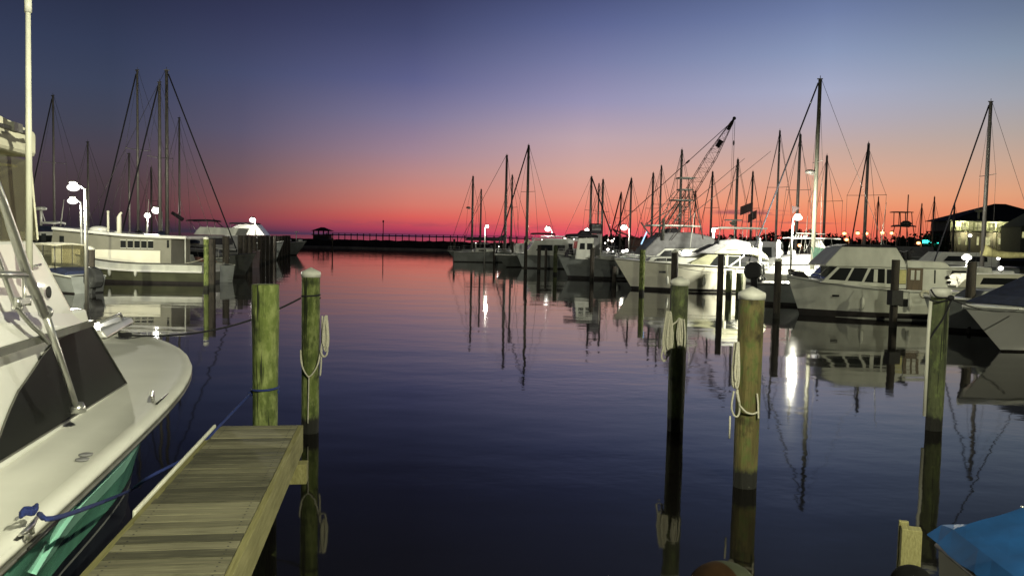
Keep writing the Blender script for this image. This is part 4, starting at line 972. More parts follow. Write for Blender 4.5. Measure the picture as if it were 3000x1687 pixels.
def sailboat(label, px, py, D, head, L_=None, hullm='gel_grey', cover=None, furl='furl', mr=None, mastm='mast', lean=0, mast_f=.56, boomlen=None, spreaders=1, foot=None, back=True, boomz=None, sprw=.9, mainz=None, group='sailboats moored across the harbour', extra=None, wheel=False, sheerz=1.0, ob=True):
    if ob:
        left = px < 700; head = (153 if left else 234) if math.cos(R(head)) < 0 else (24 if left else -52)
    p = P(px, py, D); H = p.z; L_ = L_ or max(6, H * .78)
    hx = math.cos(R(head)); hy = math.sin(R(head)); off = L_ * (mast_f - .5)
    t = boat_at('sailboat', label, 'sailboat', p.x - hx * off, D - hy * off, head, group)
    B = L_ * .31
    sh = hull(t, L_, B, sheerz * 1.25, sheerz * .95, hullm, rake=.16, deck='gel_dirty', sternf=.7, stripe_h=.1)
    house(t, 'coachroof', [(-L_ * .18, sheerz * .9), (L_ * .22, sheerz * .95), (L_ * .14, sheerz * 1.0 + .42), (-L_ * .16, sheerz + .48)], B * .30, B * .25, 'gel_dirty', wins=[[(-L_ * .12, sheerz + .15), (0, sheerz + .15), (0, sheerz + .32), (-L_ * .12, sheerz + .32)]])
    mr = mr or max(.075, D * .0012)
    q = MB(); q.tube([(off, 0, sheerz), (off, 0, H * .6), (off, 0, H)], [mr, mr * .95, mr * .8], 8); mo = q.build('mast', M[mastm], t)
    q = MB(); q.tube([(off, 0, H), (off, 0, H + .22)], mr * .16, 5); q.box(off - .14, off + .16, -.03, .03, H + .01, H + .07); q.build('masthead', M['wire'], mo)
    wr = max(.011, D * .00024)
    bl = boomlen or L_ * .36; bz = boomz or sheerz + 1.15
    q = MB(); q.tube([(off - .05, 0, bz), (off - bl, 0, bz - .02)], .06, 8); q.build('boom', M['mast'], t)
    if cover == 'cloth_green':
        q = MB(); q.prism([(off - .02, 1.78), (off + .12, 2.72), (off - .5, 2.66), (off - 1.3, 2.5), (off - 2.0, 2.42), (off - 2.05, 1.95), (off - 1.2, 1.86)], .16, .10); q.build('sail_cover', M[cover], t, bevel=.05)
    elif cover:
        q = MB(); n = 12
        q.tube([(off - .02 - bl * .98 * i / n, .02 * math.sin(i * 2), bz + .10 + (.26 * max(0, 1 - i / 2.5)) + .015 * math.sin(i * 3)) for i in range(n + 1)], [(.10 + .15 * (1 - i / n)) * (1 + .5 * max(0, 1 - i / 2)) for i in range(n + 1)], 9); q.build('sail_cover', M[cover], t)
    bx = L_ * .49; bz_, _ = sh(bx)[1], 0
    fx = foot if foot is not None else bx
    q = MB(); q.tube([(fx, 0, sh(min(fx, bx))[1] + .1), (off + .1, 0, H * .985)], (max(.045, D * .0008) if furl != 'wire' else D * .00035) if furl else wr, 6)
    if furl: q.v = q.v
    q.build('furled_headsail' if furl else 'forestay', M[furl] if furl else M['wire'], t)
    if back:
        q = MB(); q.tube([(-L_ * .49, 0, sh(-L_ * .49)[1]), (off - .08, 0, H)], wr, 4); q.build('backstay', M['wire'], t)
    for k in range(spreaders):
        z = H * ((.62 if spreaders == 1 else .42 + .26 * k)); w = sprw * (1 - .18 * k)
        q = MB(); q.tube([(off - .05, -w, z + .03), (off, 0, z), (off - .05, w, z + .03)], max(.02, wr * 1.1), 5); q.build('spreader', M['mast'], t)
    for sg in (1, -1):
        q = MB(); z = H * (.62 if spreaders == 1 else .68); q.tube([(off - .1, sg * B * .42, sh(off)[1]), (off - .05, sg * sprw * (.98 if spreaders == 1 else .82), z), (off, 0, H * .97)], wr * .8, 4); q.build('shroud', M['wire'], t)
    rail(t, [(L_ * .36, B * .2, sh(L_ * .36)[1]), (L_ * .48, B * .05, sh(L_ * .48)[1]), (L_ * .48, -B * .05, sh(L_ * .48)[1]), (L_ * .36, -B * .2, sh(L_ * .36)[1])], .55, .018, 'steel', 'pulpit')
    if extra:
        for (kind, z, dx) in extra:
            q = MB()
            if kind == 'radar': q.lathe([(.05, -.1), (.26, -.06), (.28, .06), (.15, .14)], 10, (off + dx, 0, z)); q.bar((off, 0, z - .12), (off + dx, 0, z - .12), .06, .05); q.build('radar_dome', M['mast'], mo)
            elif kind == 'flag': q.add([(off + dx, 0, z), (off + dx + .5, .12, z + .1), (off + dx + .45, .1, z - .35)], [(0, 1, 2)]); q.build('pennant', M['flag'], mo)
    return t

# ---- left side
for a in [
 ('tall-masted sailboat at the far left, mast partly behind the white outrigger pole', 155, 282, 56, 155, None, dict(cover='cloth_dark', furl='furl')),
 ('sailboat with short leaning bare mast left of the workboat pipes', 257, 418, 62, 100, 8, dict(furl=None, spreaders=0, lean=0)),
 ('sailboat with the leftmost of the tall masts and long slanting dark furled sail', 402, 208, 50, 187, None, dict(cover='cloth_dark')),
 ('sailboat with the short stubby mast just left of the tall dark masts', 378, 452, 60, 110, 8, dict(furl=None, spreaders=0)),
 ('sailboat with middle tall mast of the left group and blue furled sail slanting left', 467, 243, 49, 185, None, dict(cover='cloth_navy', mr=.10)),
 ('sailboat with the tallest left mast whose stay slants down to the right', 488, 208, 51, 0, None, dict(cover=None, mr=.11)),
 ('sailboat with small thin mast between the tall left masts', 443, 492, 100, 170, 8, dict(furl=None)),
 ('sailboat with medium mast on the right of the left group', 525, 347, 70, 175, None, dict(furl=None, spreaders=0)),
 ]:
    sailboat(a[0], a[1], a[2], a[3], a[4], a[5], group='sailboats behind the white workboat', **a[6])

# white workboat
Dw = 44.0
def XW(px, D=Dw): return (px - 1500) / F * D
def ZW(py, px=420, D=Dw): return P(px, py, D).z
cx = (XW(590) + XW(105)) / 2
wb = boat_at('workboat', 'long white workboat with five small windows and flat roof on the left', 'boat', cx, Dw + 1.6, 180, None)
Lw = XW(590) - XW(100)
def lx(px): return -(XW(px) - cx)
q = MB(); z_ch = ZW(794); z_rl = ZW(773)
secw = []
for i in range(14):
    f = i / 13; x = -Lw / 2 + Lw * f; b = 1.7 * (1 - max(0, (f - .55) / .45) ** 2.2) + .03; up = .9 * max(0, (f - .35) / .65) ** 2
    secw.append([(x, b, z_rl + up), (x, b * .985, z_ch + .06 + up * .8), (x, b * 1.03, z_ch + .03 + up * .8), (x, b * 1.03, z_ch - .03 + up * .8), (x, b * .97, z_ch - .05 + up * .8), (x, b * .86, .14 + up * .2), (x, b * .84, 0), (x, 0, -.4)])
def skinw(a, b, nm, mm, par):
    q = MB(); k = b - a + 1
    for sg in (1, -1):
        q.add([(p[0], sg * p[1], p[2]) for r_ in secw for p in r_[a:b + 1]], [(i * k + j, i * k + j + 1, (i + 1) * k + j + 1, (i + 1) * k + j) for i in range(13) for j in range(k - 1)])
    r0 = secw[0][a:b + 1]; q.add([p for p in r0] + [(p[0], -p[1], p[2]) for p in reversed(r0)], [tuple(range(2 * k))])
    return q.build(nm, mm, par)
M['workhull'] = mat('dull_green_grey_hull', (.085, .09, .055), .5, var=.2, scale=1.5)
skinw(4, 5, 'hull', M['workhull'], wb); skinw(0, 1, 'bulwark', M['gel_dirty'], wb); skinw(1, 4, 'rub_strake', M['gel'], wb); skinw(5, 7, 'boot_stripe', M['bottom'], wb)
q = MB(); q.add([v for r_ in secw for v in ((r_[0][0], r_[0][1], r_[0][2] - .12), (r_[0][0], -r_[0][1], r_[0][2] - .12))], [(2 * i, 2 * i + 1, 2 * i + 3, 2 * i + 2) for i in range(13)]); q.build('deck', M['gel_dirty'], wb)
q = MB()
for sg in (1, -1): q.tube([(r_[0][0], sg * r_[0][1], r_[0][2] + .03) for r_ in secw], .045, 6)
q.build('cap_rail', M['dark_rubber'], wb)
zp = ZW(734); zr = ZW(698)
M['workwall'] = mat('grey_cream_wall', (.22, .215, .17), .6, var=.08, scale=2)
q = MB(); x_a = lx(493); x_b = lx(140)
fp_ = [(x_a, z_rl - .1), (x_b, z_rl - .1), (x_b, zp + .3), (x_b - .1, zr + .34), (lx(240), zr + .18), (lx(330), zr + .06), (x_a, zr)]
o = house(wb, 'deckhouse', fp_, 1.32, 1.30, 'workwall', bevel=0, wins=[])
for j, wx in enumerate((352, 373, 393, 413, 433)):
    x = lx(wx); z0, z1 = ZW(727), ZW(706); q = MB(); q.box(x - .14, x + .14, -1.325, -1.30, z0, z1); q.build('window', M['glass'], o); q = MB(); q.box(x - .14, x + .14, 1.30, 1.325, z0, z1); w_ = q.build('window', M['glass'], o)
    q = MB(); q.bar((x - .15, 1.327, z0 - .02), (x + .15, 1.327, z0 - .02), .012, .04); q.bar((x - .15, 1.327, z1 + .02), (x + .15, 1.327, z1 + .02), .012, .04); q.build('frame', M['gel_dirty'], w_)
for wx, wy in ((118, 695), (171, 702)):
    q = MB(); x = lx(wx); z = ZW(wy, wx); q.box(x - .12, x + .12, 1.30, 1.33, z - .2, z + .2); q.build('window', M['glass'], o)
q = MB(); q.box(lx(487), lx(481), 1.305, 1.33, ZW(725), ZW(702)); q.build('window', M['glass'], o)
q = MB(); q.box(lx(462), x_b - .05, 1.33, 1.37, z_rl - .05, zp); q.box(lx(462), x_b - .05, -1.37, -1.33, z_rl - .05, zp); q.build('lower_panel', M['cream'], wb)
q = MB()
rp_ = [(lx(543), zr + .0), (lx(480), zr + .02), (lx(400), zr + .05), (lx(330), zr + .11), (lx(270), zr + .2), (lx(220), zr + .27), (lx(150), zr + .36)]
rp2 = [(x, z + .15) for x, z in rp_]
q.prism(rp_ + rp2[::-1], 1.62, 1.62); q.build('roof', M['gel'], wb, bevel=.02)
for sg in (1, -1):
    q = MB(); q.tube([(lx(539), sg * 1.5, z_rl), (lx(539), sg * 1.5, zr)], .035, 8); q.build('roof_post', M['gel_dirty'], wb)
q = MB(); q.tube([(lx(289), .6, zr + .2), (lx(289), .6, ZW(622))], .06, 10); q.ell((lx(289), .6, ZW(621)), .08, .08, .06); q.build('vent_pipe', M['cream'], wb)
q = MB(); q.tube([(lx(322), .6, zr + .1), (lx(322), .6, ZW(637)), (lx(325), .6, ZW(628)), (lx(330), .6, ZW(622))], [.12, .12, .07, .06], 12); q.build('exhaust_stack', M['cream'], wb)
q = MB(); q.tube([(lx(308), .6, zr + .22), (lx(322), .6, zr + .24)], .12, 10); q.build('roof_box', M['gel'], wb)
t_ = tag(MB().ell((0, 0, 0), .52, .36, .19, 18, 10).build('dinghy', M['gel']), 'small white dinghy turned over on the workboat roof', 'dinghy'); t_.location = (XW(256), Dw + 1.2, ZW(671, 256))
q = MB(); q.tube(sag((XW(545), Dw - .1, ZW(768)), P(604, 754, 40), .05), .02, 6); q.tube([P(600, 752, 39.95), P(609, 752, 39.95)], .03, 6); tag(q.build('mooring_line', M['rope_w']), 'pale mooring line from the workboat stern to the slim yellowish piling', 'rope')
# red cloth bow and pale fenders beyond the workboat stern
x_, y_ = XW(575, 50), 50
cb = boat_at('covered_skiff', 'small boat under faded red cover just beyond the workboat stern', 'boat', x_, 49, 215)
hull(cb, 3.4, 1.5, .55, .45, 'gel_grey', deck='sand'); q = MB(); q.prism([(-1.6, .5), (1.5, .6), (1.1, 1.15), (-.4, 1.35), (-1.5, 1.1)], .7, .15); q.build('cover', M['sand'], cb, bevel=.08)

# canopy skiff
Ds = 37.5; xs = XW(168, Ds)
sk_ = boat_at('canopy_skiff', 'small skiff with clear canopy curtains and black outboard beside the workboat', 'boat', xs, Ds, 150)
hull(sk_, 4.6, 1.9, 1.15, .75, 'gel_grey', deck='gel_dirty', stripe_h=.06)
top(sk_, 'canopy_top', -1.0, .95, .8, 2.12, 'cloth_cream', .05, legs=((-.9, -.9), (-.0, 0), (.85, .85)), foot=.8, crown=.06, legm='black')
for sg in (1, -1):
    for a, b in ((-.86, -.05), (.05, .8)):
        q = MB(); q.box(a, b, sg * .70 - .005, sg * .70 + .005, 1.1, 2.08); q.build('clear_curtain', M['clear2'], sk_)
q = MB(); q.box(-.93, -.92, -.68, .68, 1.1, 2.1); q.build('clear_curtain', M['clear2'], sk_)
q = MB(); q.prism([(-1.9, .74), (.2, .78), (.1, 1.0), (-1.0, 1.12), (-1.9, .98)], .86, .6); q.build('motor_well_cover', M['cloth_navy'], sk_, bevel=.05)
outboard(sk_, -2.25, 0, .42, 1.25, tilt=R(-18))
q = MB(); q.box(-2.32, -1.6, -.4, -.1, .62, .68); q.build('swim_step', M['gel'], sk_)

# navy tarp boat with radar arch behind the workboat bow
nb = boat_at('cabin_cruiser', 'white cruiser with navy cover and radar arch behind the workboat bow', 'boat', XW(140, 56), 56, 175)
hull(nb, 4.8, 2.4, 1.6, 1.3, 'gel'); house(nb, 'cabin', [(-1.5, 1.3), (1.9, 1.5), (1.4, 2.6), (-1.3, 2.65)], 1.0, .9, 'gel', wins=[[(-1.0, 1.9), (1.2, 1.9), (.9, 2.35), (-1.0, 2.4)]])
q = MB(); q.prism([(-1.5, 2.66), (1.6, 2.72), (1.2, 3.05), (-1.3, 3.0)], 1.15, .9); q.build('navy_cover', M['cloth_navy'], nb, bevel=.06)
top(nb, 'hardtop', -.9, .1, .7, 3.25, 'gel', .12, legs=((-.8, -.8), (0, 0)), foot=2.7)
q = MB(); q.tube([(.5, 0, 3.0), (.5, 0, 4.1)], .09, 8); q.lathe([(.1, 4.05), (.36, 4.1), (.38, 4.25), (.2, 4.33)], 12, (.5, 0, 0)); q.tube([(0, .3, 3.3), (.3, .25, 4.15)], .03, 6); q.build('radar_mast', M['gel'], nb)
q = MB(); q.tube([(-1.1, .3, 3.0), (-1.5, .5, 4.8)], [.05, .02], 6); q.build('outrigger', M['gel_dirty'], nb)

# yachts behind the left piling row
y1 = boat_at('motor_yacht', 'unlit flybridge yacht with folded dark bimini beyond the workboat stern', 'boat', XW(612, 66), 67, 178)
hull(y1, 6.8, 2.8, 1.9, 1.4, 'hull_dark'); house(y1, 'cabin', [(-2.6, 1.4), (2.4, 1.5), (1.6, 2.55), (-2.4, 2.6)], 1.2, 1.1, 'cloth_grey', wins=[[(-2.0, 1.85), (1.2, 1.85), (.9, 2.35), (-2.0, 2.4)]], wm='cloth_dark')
house(y1, 'flybridge', [(-2.2, 2.62), (1.2, 2.62), (.7, 3.25), (-2.5, 3.2)], 1.25, 1.15, 'gel_dirty')
top(y1, 'bimini', -.3, 2.0, .9, 3.75, 'cloth_dark', .08, legs=((.2, .3), (1.7, 1.0)), foot=2.7)
q = MB(); q.tube([(-1.9, .5, 3.2), (-1.0, .5, 3.2), (-.2, .6, 3.9)], [.05, .05, .03], 6); q.tube([(2.4, .4, 3.8), (3.3, .4, 4.35)], [.16, .13], 8); q.build('folded_frame', M['cloth_dark'], y1)
y2 = boat_at('motor_yacht', 'brightly lit white hardtop yacht behind the left piling row', 'boat', XW(738, 88), 88, 3)
hull(y2, 6.6, 2.8, 2.0, 1.5, 'gel_grey'); house(y2, 'cabin', [(-2.8, 1.5), (2.4, 1.7), (1.6, 2.5), (-2.6, 2.6)], 1.25, 1.15, 'gel', wins=[[(-2, 1.9), (1.4, 1.9), (.9, 2.3), (-2, 2.35)]])
house(y2, 'flybridge', [(-3.0, 2.62), (1.6, 2.62), (.7, 3.75), (-1.2, 3.72), (-2.2, 3.2)], 1.25, 1.1, 'gel')
top(y2, 'hardtop', -2.2, .6, 1.2, 3.85, 'cloth_dark', .1, legs=((-2, -2.2), (.4, .6)), foot=2.8)
y3 = boat_at('open_boat', 'small open white boat just past the end of the left piling row', 'boat', XW(812, 108), 110, 0)
hull(y3, 6.5, 2.3, 1.9, 1.3, 'gel_grey', rake=.2); house(y3, 'console', [(-.8, 1.3), (.3, 1.3), (.1, 2.3), (-.6, 2.3)], .4, .35, 'gel'); q = MB(); q.tube([(1.9, 0, 1.4), (1.9, 0, 3.2)], .06, 6); q.box(1.7, 2.2, -.1, .1, 3.1, 3.2); q.build('light_mast', M['gel'], y3)
for sx_ in (2.4, .9): 
    q = MB(); q.ell((sx_, 0, 2.0), .35, .3, .22); q.build('seat', M['gel'], y3)
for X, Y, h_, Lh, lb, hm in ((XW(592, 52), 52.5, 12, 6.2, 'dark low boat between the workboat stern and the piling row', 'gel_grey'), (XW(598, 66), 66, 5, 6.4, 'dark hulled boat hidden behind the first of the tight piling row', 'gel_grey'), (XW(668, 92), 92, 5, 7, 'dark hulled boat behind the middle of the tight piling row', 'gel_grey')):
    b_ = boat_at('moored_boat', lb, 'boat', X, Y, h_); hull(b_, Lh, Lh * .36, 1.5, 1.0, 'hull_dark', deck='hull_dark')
    house(b_, 'cabin', [(-Lh * .25, 1.0), (Lh * .2, 1.1), (Lh * .12, 1.7), (-Lh * .22, 1.8)], Lh * .13, Lh * .11, 'cloth_grey', wins=[[(-Lh * .15, 1.25), (Lh * .1, 1.25), (Lh * .08, 1.55), (-Lh * .15, 1.6)]])
b_ = boat_at('bowrider', 'small dim boat with white seat backs seen past the workboat aft deck', 'boat', XW(560, 55), 56, 190)
hull(b_, 5.5, 2.2, 1.15, .95, 'gel_grey'); house(b_, 'engine_cover', [(-1.2, .9), (1.3, .9), (1.1, 1.9), (-.9, 1.8)], .8, .65, 'cloth_dark'); house(b_, 'windshield', [(-.6, 1.8), (1.0, 1.85), (.7, 2.35), (-.5, 2.3)], .75, .65, 'cloth_grey')

# ---- far centre sailboats
SB = sailboat
SB('leftmost far sailboat with dark mast carrying a radar dome', 1386, 518, 99, 160, 10, cover=None, furl=None, spreaders=0, mr=.14, extra=[('radar', 6.4, .8)], back=False)
SB('far sailboat with short thin mast right of the radar mast', 1410, 556, 112, 170, 9, furl=None, spreaders=0, mr=.13, back=False)
SB('far sailboat with long dark sail cover on its boom', 1485, 456, 97, 8, 7.6, ob=False, cover='cloth_dark', mr=.16, boomlen=4.7, boomz=2.6, foot=None, furl=None, sheerz=1.15, mast_f=.80, group='sailboats moored across the harbour')
SB('far sailboat with slim mast just right of the dark covered one', 1501, 514, 112, 185, 11, furl=None, mr=.14)
SB('far sailboat with tallest centre mast, pale at its foot, stay slanting left', 1549, 427, 84, 184, 12, cover='cloth_cream', mastm='mastw', mr=.15, furl='furl')
SB('far sailboat with mast left of the grey lookout box', 1733, 519, 96, 5, 11, mr=.15)
SB('far sailboat with thin mast between two taller ones beside the lookout box', 1755, 539, 110, 170, 10, furl=None, mr=.12, extra=[('radar', 4.1, .3)])
SB('far sailboat with mast just right of the grey lookout box', 1767, 527, 98, 175, 11, furl=None, mr=.15)
SB('far sailboat with short mast and stay left of the round lamp', 1820, 564, 120, 185, 9, mr=.13)
SB('far sailboat with upright mast right beside the round lamp post', 1850, 523, 105, 185, 11, mr=.15, furl='furl')
SB('far sailboat with mast left of the sportfishing tower, stay slanting far left', 1914, 508, 98, 186, 12, mr=.15, furl='wire')
SB('far sailboat with thin mast next left of the sportfishing tower', 1938, 487, 94, 185, 12, mr=.12, furl=None)
SB('sailboat with tall mast rising through the sportfishing tower', 1998, 441, 72, 186, 11, mr=.13, furl='wire')
SB('far sailboat with short thin mast right of the sportfishing tower', 2038, 560, 130, 185, 9, mr=.12, furl=None)
SB('far sailboat with slim mast between the tower and the flagged boat', 2088, 504, 100, 185, 11, mr=.15, furl='wire')
SB('sailboat with thick dark mast above the long hardtop', 2162, 468, 78, 185, 12, mr=.15, furl='wire', spreaders=0)
SB('far sailboat with thin mast beside the dark flags', 2206, 504, 96, 185, 11, mr=.14, furl=None)
SB('sailboat with leaning thin mast left of the thick slanting furled sail', 2285, 385, 68, 186, 13, mr=.10, furl='wire')
SB('sailboat with mast and lamp-height spreaders left of the tallest mast', 2345, 395, 66, 184, 12, mr=.13, furl=None, sprw=1.0, spreaders=1)
SB('sailboat with the tallest mast, pale at its foot, green sail cover and thick furled sails', 2403, 234, 46.5, 176, 8.6, hullm='gel', cover='cloth_green', mastm='mastw', mr=.125, furl='furl', foot=4.2, ob=False, boomlen=2.3, boomz=2.2, extra=[('radar', 6.9, .35), ('flag', 4.9, .8)])
SB('sailboat with upright mast just right of the tallest one', 2423, 457, 78, 184, 12, mr=.13, furl=None, sprw=1.6)
SB('sailboat with leaning thick mast above the trawler, stay slanting left', 2545, 421, 70, 186, 12, mr=.14, furl='furl', sprw=1.6, spreaders=1)
for a in (('far small mast just right of the leaning thick mast', 2574, 577, 150), ('far small mast right of the fishing tower frame', 2701, 597, 140), ('far thin mast left of the waterfront building', 2738, 577, 130), ('far short mast at the left edge of the waterfront building', 2797, 594, 120)):
    SB(a[0].replace('far', 'distant sailboat,', 1), a[1], a[2], a[3], 180, 9, mr=.13, furl=None, spreaders=0)
SB('sailboat with tall mast at the right and yellowish sail cover on its boom', 2903, 300, 51, 176, 7.5, hullm='gel_dirty', cover='cloth_yellow', mastm='mast', mr=.13, furl='furl', foot=3.5, ob=False, boomlen=5.2, boomz=2.35, spreaders=1, sprw=1.0)

# white cabin boat, centre
cbb = boat_at('cabin_boat', 'white cabin boat with dark bimini in the centre distance', 'boat', XW(1590, 80), 80, 186)
hull(cbb, 5.4, 2.6, 1.5, 1.2, 'gel_grey')
house(cbb, 'cabin', [(-2.4, 1.2), (2.0, 1.3), (1.0, 2.75), (-2.2, 2.8)], 1.25, 1.1, 'gel_dirty', wins=[[(-1.9, 1.75), (-.9, 1.75), (-.9, 2.3), (-1.9, 2.3)], [(-.7, 1.75), (.9, 1.75), (.55, 2.3), (-.7, 2.3)]], front=(1, 2, .35, .8))
house(cbb, 'hardtop_edge', [(-2.6, 2.82), (1.1, 2.82), (1.0, 2.95), (-2.5, 2.95)], 1.2, 1.2, 'gel')
top(cbb, 'bimini', -1.0, 1.2, 1.0, 3.35, 'cloth_dark', .1, legs=((-.8, -1), (.9, 1)), foot=2.9)
b_ = boat_at('cabin_cruiser', 'bright white boxy cruiser right behind the white cabin boat', 'boat', XW(1635, 92), 94, 180)
hull(b_, 4.8, 2.4, 1.5, 1.2, 'gel'); house(b_, 'cabin', [(-2.2, 1.2), (2.0, 1.3), (1.6, 2.9), (-2.0, 2.9)], 1.1, 1.0, 'gel', wins=[[(-1.6, 1.9), (1.3, 1.9), (1.1, 2.4), (-1.6, 2.4)]])
top(b_, 'hardtop', -2.2, 2.0, 1.1, 3.15, 'gel', .07, legs=((-2.1, -2.1), (1.8, 1.7)), foot=1.3)
b_ = boat_at('motor_boat', 'small grey boat behind the white cabin boat bow', 'boat', XW(1540, 92), 95, 180)
hull(b_, 5, 2.3, 1.4, 1.1, 'gel_grey'); house(b_, 'cabin', [(-2.4, 1.1), (1.9, 1.2), (1.2, 2.3), (-2.0, 2.4)], 1.1, 1.0, 'gel')

# grey hulled pilothouse boat
pj = boat_at('pilothouse_boat', 'grey hulled pilothouse boat with lookout box right of centre', 'boat', XW(1757, 60), 60.6, 183)
sh = hull(pj, 6.3, 2.7, 1.78, 1.25, 'gel_grey', rake=.14, stripe_h=.2, deck='gel_dirty', rub='black')
house(pj, 'pilothouse', [(.55, 1.4), (1.95, 1.45), (1.75, 2.95), (.6, 3.0)], 1.05, .95, 'gel_dirty', wins=[[(.7, 2.15), (1.1, 2.15), (1.1, 2.6), (.7, 2.6)], [(1.25, 2.15), (1.65, 2.15), (1.6, 2.6), (1.25, 2.6)]], front=(1, 2, .5, .85, 3))
house(pj, 'aft_deck_cover', [(-2.9, 1.3), (.1, 1.35), (.1, 1.75), (-2.8, 1.6)], 1.1, 1.0, 'gel_dirty')
top(pj, 'wheelhouse_roof', .3, 2.5, 1.15, 3.12, 'cloth_dark', .12, crown=.12); q = MB(); q.prism([(.7, 3.2), (1.7, 3.2), (1.4, 3.55), (.8, 3.5)], .7, .5); q.build('folded_canvas', M['cloth_dark'], pj, bevel=.05)
house(pj, 'lookout_box', [(-.05, 3.3), (.75, 3.3), (.75, 4.05), (0, 4.05)], .5, .5, 'cloth_dark', wins=[[(.02, 3.55), (.68, 3.55), (.68, 3.95), (.02, 3.95)]], wm='cloth_grey')
for xx in (0, .7):
    for yy in (-.45, .45):
        q = MB(); q.bar((xx, yy, 1.6), (xx, yy, 3.3), .07, .07); q.build('tower_leg', M['gel_dirty'], pj)
q = MB(); q.box(.05, .66, .38, .42, 1.7, 3.28); q.build('tower_panel', M['cloth_grey'], pj)
q = MB(); q.prism([(1.97, 1.45), (2.7, 1.6), (2.4, 2.1), (2.05, 2.4)], .6, .3); q.build('foredeck_cover', M['cloth_dark'], pj, bevel=.08)
bowrail(pj, sh, 1.2, 3.05, .4)

# sportfishing boat with tall tower and grey canvas enclosure
tb = boat_at('tower_boat', 'sportfishing boat with tall tuna tower and grey canvas enclosure behind the cream hull', 'boat', XW(1965, 55) + .2, 55.5, 184)
hull(tb, 6.8, 3.0, 1.9, 1.4, 'gel_grey'); house(tb, 'cabin', [(-2.8, 1.4), (2.3, 1.6), (1.4, 2.45), (-2.7, 2.5)], 1.3, 1.2, 'gel_dirty', wins=[[(-2.6, 1.75), (1.4, 1.75), (.9, 2.25), (-2.6, 2.3)]])
q = MB()
pf = [(2.35, 1.9), (2.25, 2.3), (1.5, 3.05), (.9, 3.42), (-.8, 3.5), (-2.4, 3.2), (-2.6, 2.6), (-1.6, 2.45), (.9, 2.4), (1.5, 1.9)]
q.prism(pf, 1.5, 1.2); q.build('canvas_enclosure', M['cloth_grey'], tb, bevel=.12)
q = MB(); q.prism([(-.2, 3.45), (.8, 3.4), (.5, 3.72), (-.1, 3.78)], .8, .5); q.build('folded_canvas', M['cloth_dark'], tb, bevel=.08)
def TX(px): return -(XW(px, 55.5) - tb.location.x)
def TZ(py, px=2000): return P(px, py, 55.5).z
top(tb, 'hardtop', TX(2036), TX(1893), 1.3, TZ(661), 'gel_dirty', .1, crown=.03)
for nm, xa, xb, py, hw_ in (('tower_platform', 2021, 1958, 586, .7), ('tower_platform', 2018, 1978, 555, .55), ('sun_shade', 2023, 1975, 521, .6)):
    top(tb, nm, TX(xb), TX(xa), hw_, TZ(py), 'dark_rubber', .07, crown=.02)
def TL(pa, pb, wa, wb_, r=.03, nm='tower_leg'):
    for sg in (1, -1):
        q = MB(); q.tube([(TX(pa[0]), sg * wa, TZ(pa[1])), (TX(pb[0]), sg * wb_, TZ(pb[1]))], r, 6); q.build(nm, M['alu_d'], tb)
M['alu_d'] = mat('dull_tower_pipe', (.14, .12, .11), .5, .5)
TL((1900, 715), (1985, 586), 1.3, .55, .04); TL((2040, 700), (2017, 560), 1.3, .5, .04); TL((1935, 700), (2003, 570), 1.2, .5); TL((1985, 660), (1980, 522), .6, .5, .022); TL((2015, 586), (2015, 522), .5, .5, .022)
TL((1900, 660), (1975, 560), 1.2, .5, .025); TL((1990, 660), (1994, 555), .5, .45, .025); TL((2006, 660), (2006, 555), .5, .45, .02)
for k in range(9):
    py = 655 - k * 8; q = MB(); q.tube([(TX(1994), .48, TZ(py)), (TX(2006), .48, TZ(py))], .016, 5); q.build('ladder_rung', M['alu_d'], tb)
for (a, b) in (((1920, 650), (1965, 600)), ((1945, 640), (2000, 655)), ((2010, 610), (2034, 655)), ((1960, 655), (1990, 600))):
    q = MB(); q.tube([(TX(a[0]), .9, TZ(a[1])), (TX(b[0]), .8, TZ(b[1]))], .018, 5); q.build('brace', M['alu_d'], tb)
for (a, b, r) in (((1862, 655), (1890, 690), .05), ((1880, 745), (1945, 640), .02), ((1875, 660), (1960, 610), .03)):
    q = MB(); q.tube([(TX(a[0]), .9, TZ(a[1])), (TX(b[0]), .8, TZ(b[1]))], r, 6); q.build('rod_rack', M['alu_d'], tb)
q = MB(); q.tube([(TX(1922), 1.45, TZ(705)), (TX(1922), 1.45, TZ(643))], .09, 6); q.build('antenna_base', M['dark_rubber'], tb)
q = MB(); q.tube([(TX(1868), .6, TZ(718)), (TX(1884), .6, TZ(680))], .04, 6); q.build('light_tube', emis('blue_white_tube', (.35, .6, 1), 2.2), tb)
for sg in (1, -1):
    q = MB(); q.tube([(TX(1945), sg * 1.5, TZ(705)), (TX(2010), sg * 1.9, TZ(620)), (TX(2210), sg * 2.4, TZ(452, 2200))], [.03, .025, .014], 6); q.build('outrigger', M['alu_d'], tb)

# cream hulled boat in front of it
ch = boat_at('cream_cabin_boat', 'brightly lit cream hulled cabin boat with sloping canvas windscreen cover', 'boat', (P(1805, 764, 48).x + P(2192, 790, 46.4).x) / 2, 48.2, 176)
Lc = P(2195, 790, 46.4).x - P(1800, 764, 48).x
def CX(px): return -(XW(px, 46.8) - ch.location.x)
def CZ(py, px=2050): return P(px, py, 46.8).z
sh = hull(ch, Lc, 3.0, 1.78, 1.42, 'cream', rake=.15, stripe_h=.17, rub='black', flare=.9, tumble=.9)
bowrail(ch, sh, .8, Lc * .49, .32, 6)
house(ch, 'trunk_cabin', [(CX(2075), CZ(778)), (CX(1900), CZ(772)), (CX(1915), CZ(757)), (CX(2075), CZ(752))], 1.0, .85, 'gel_dirty', wins=[[(CX(1990), CZ(768)), (CX(1920), CZ(768)), (CX(1930), CZ(760)), (CX(1990), CZ(759))]])
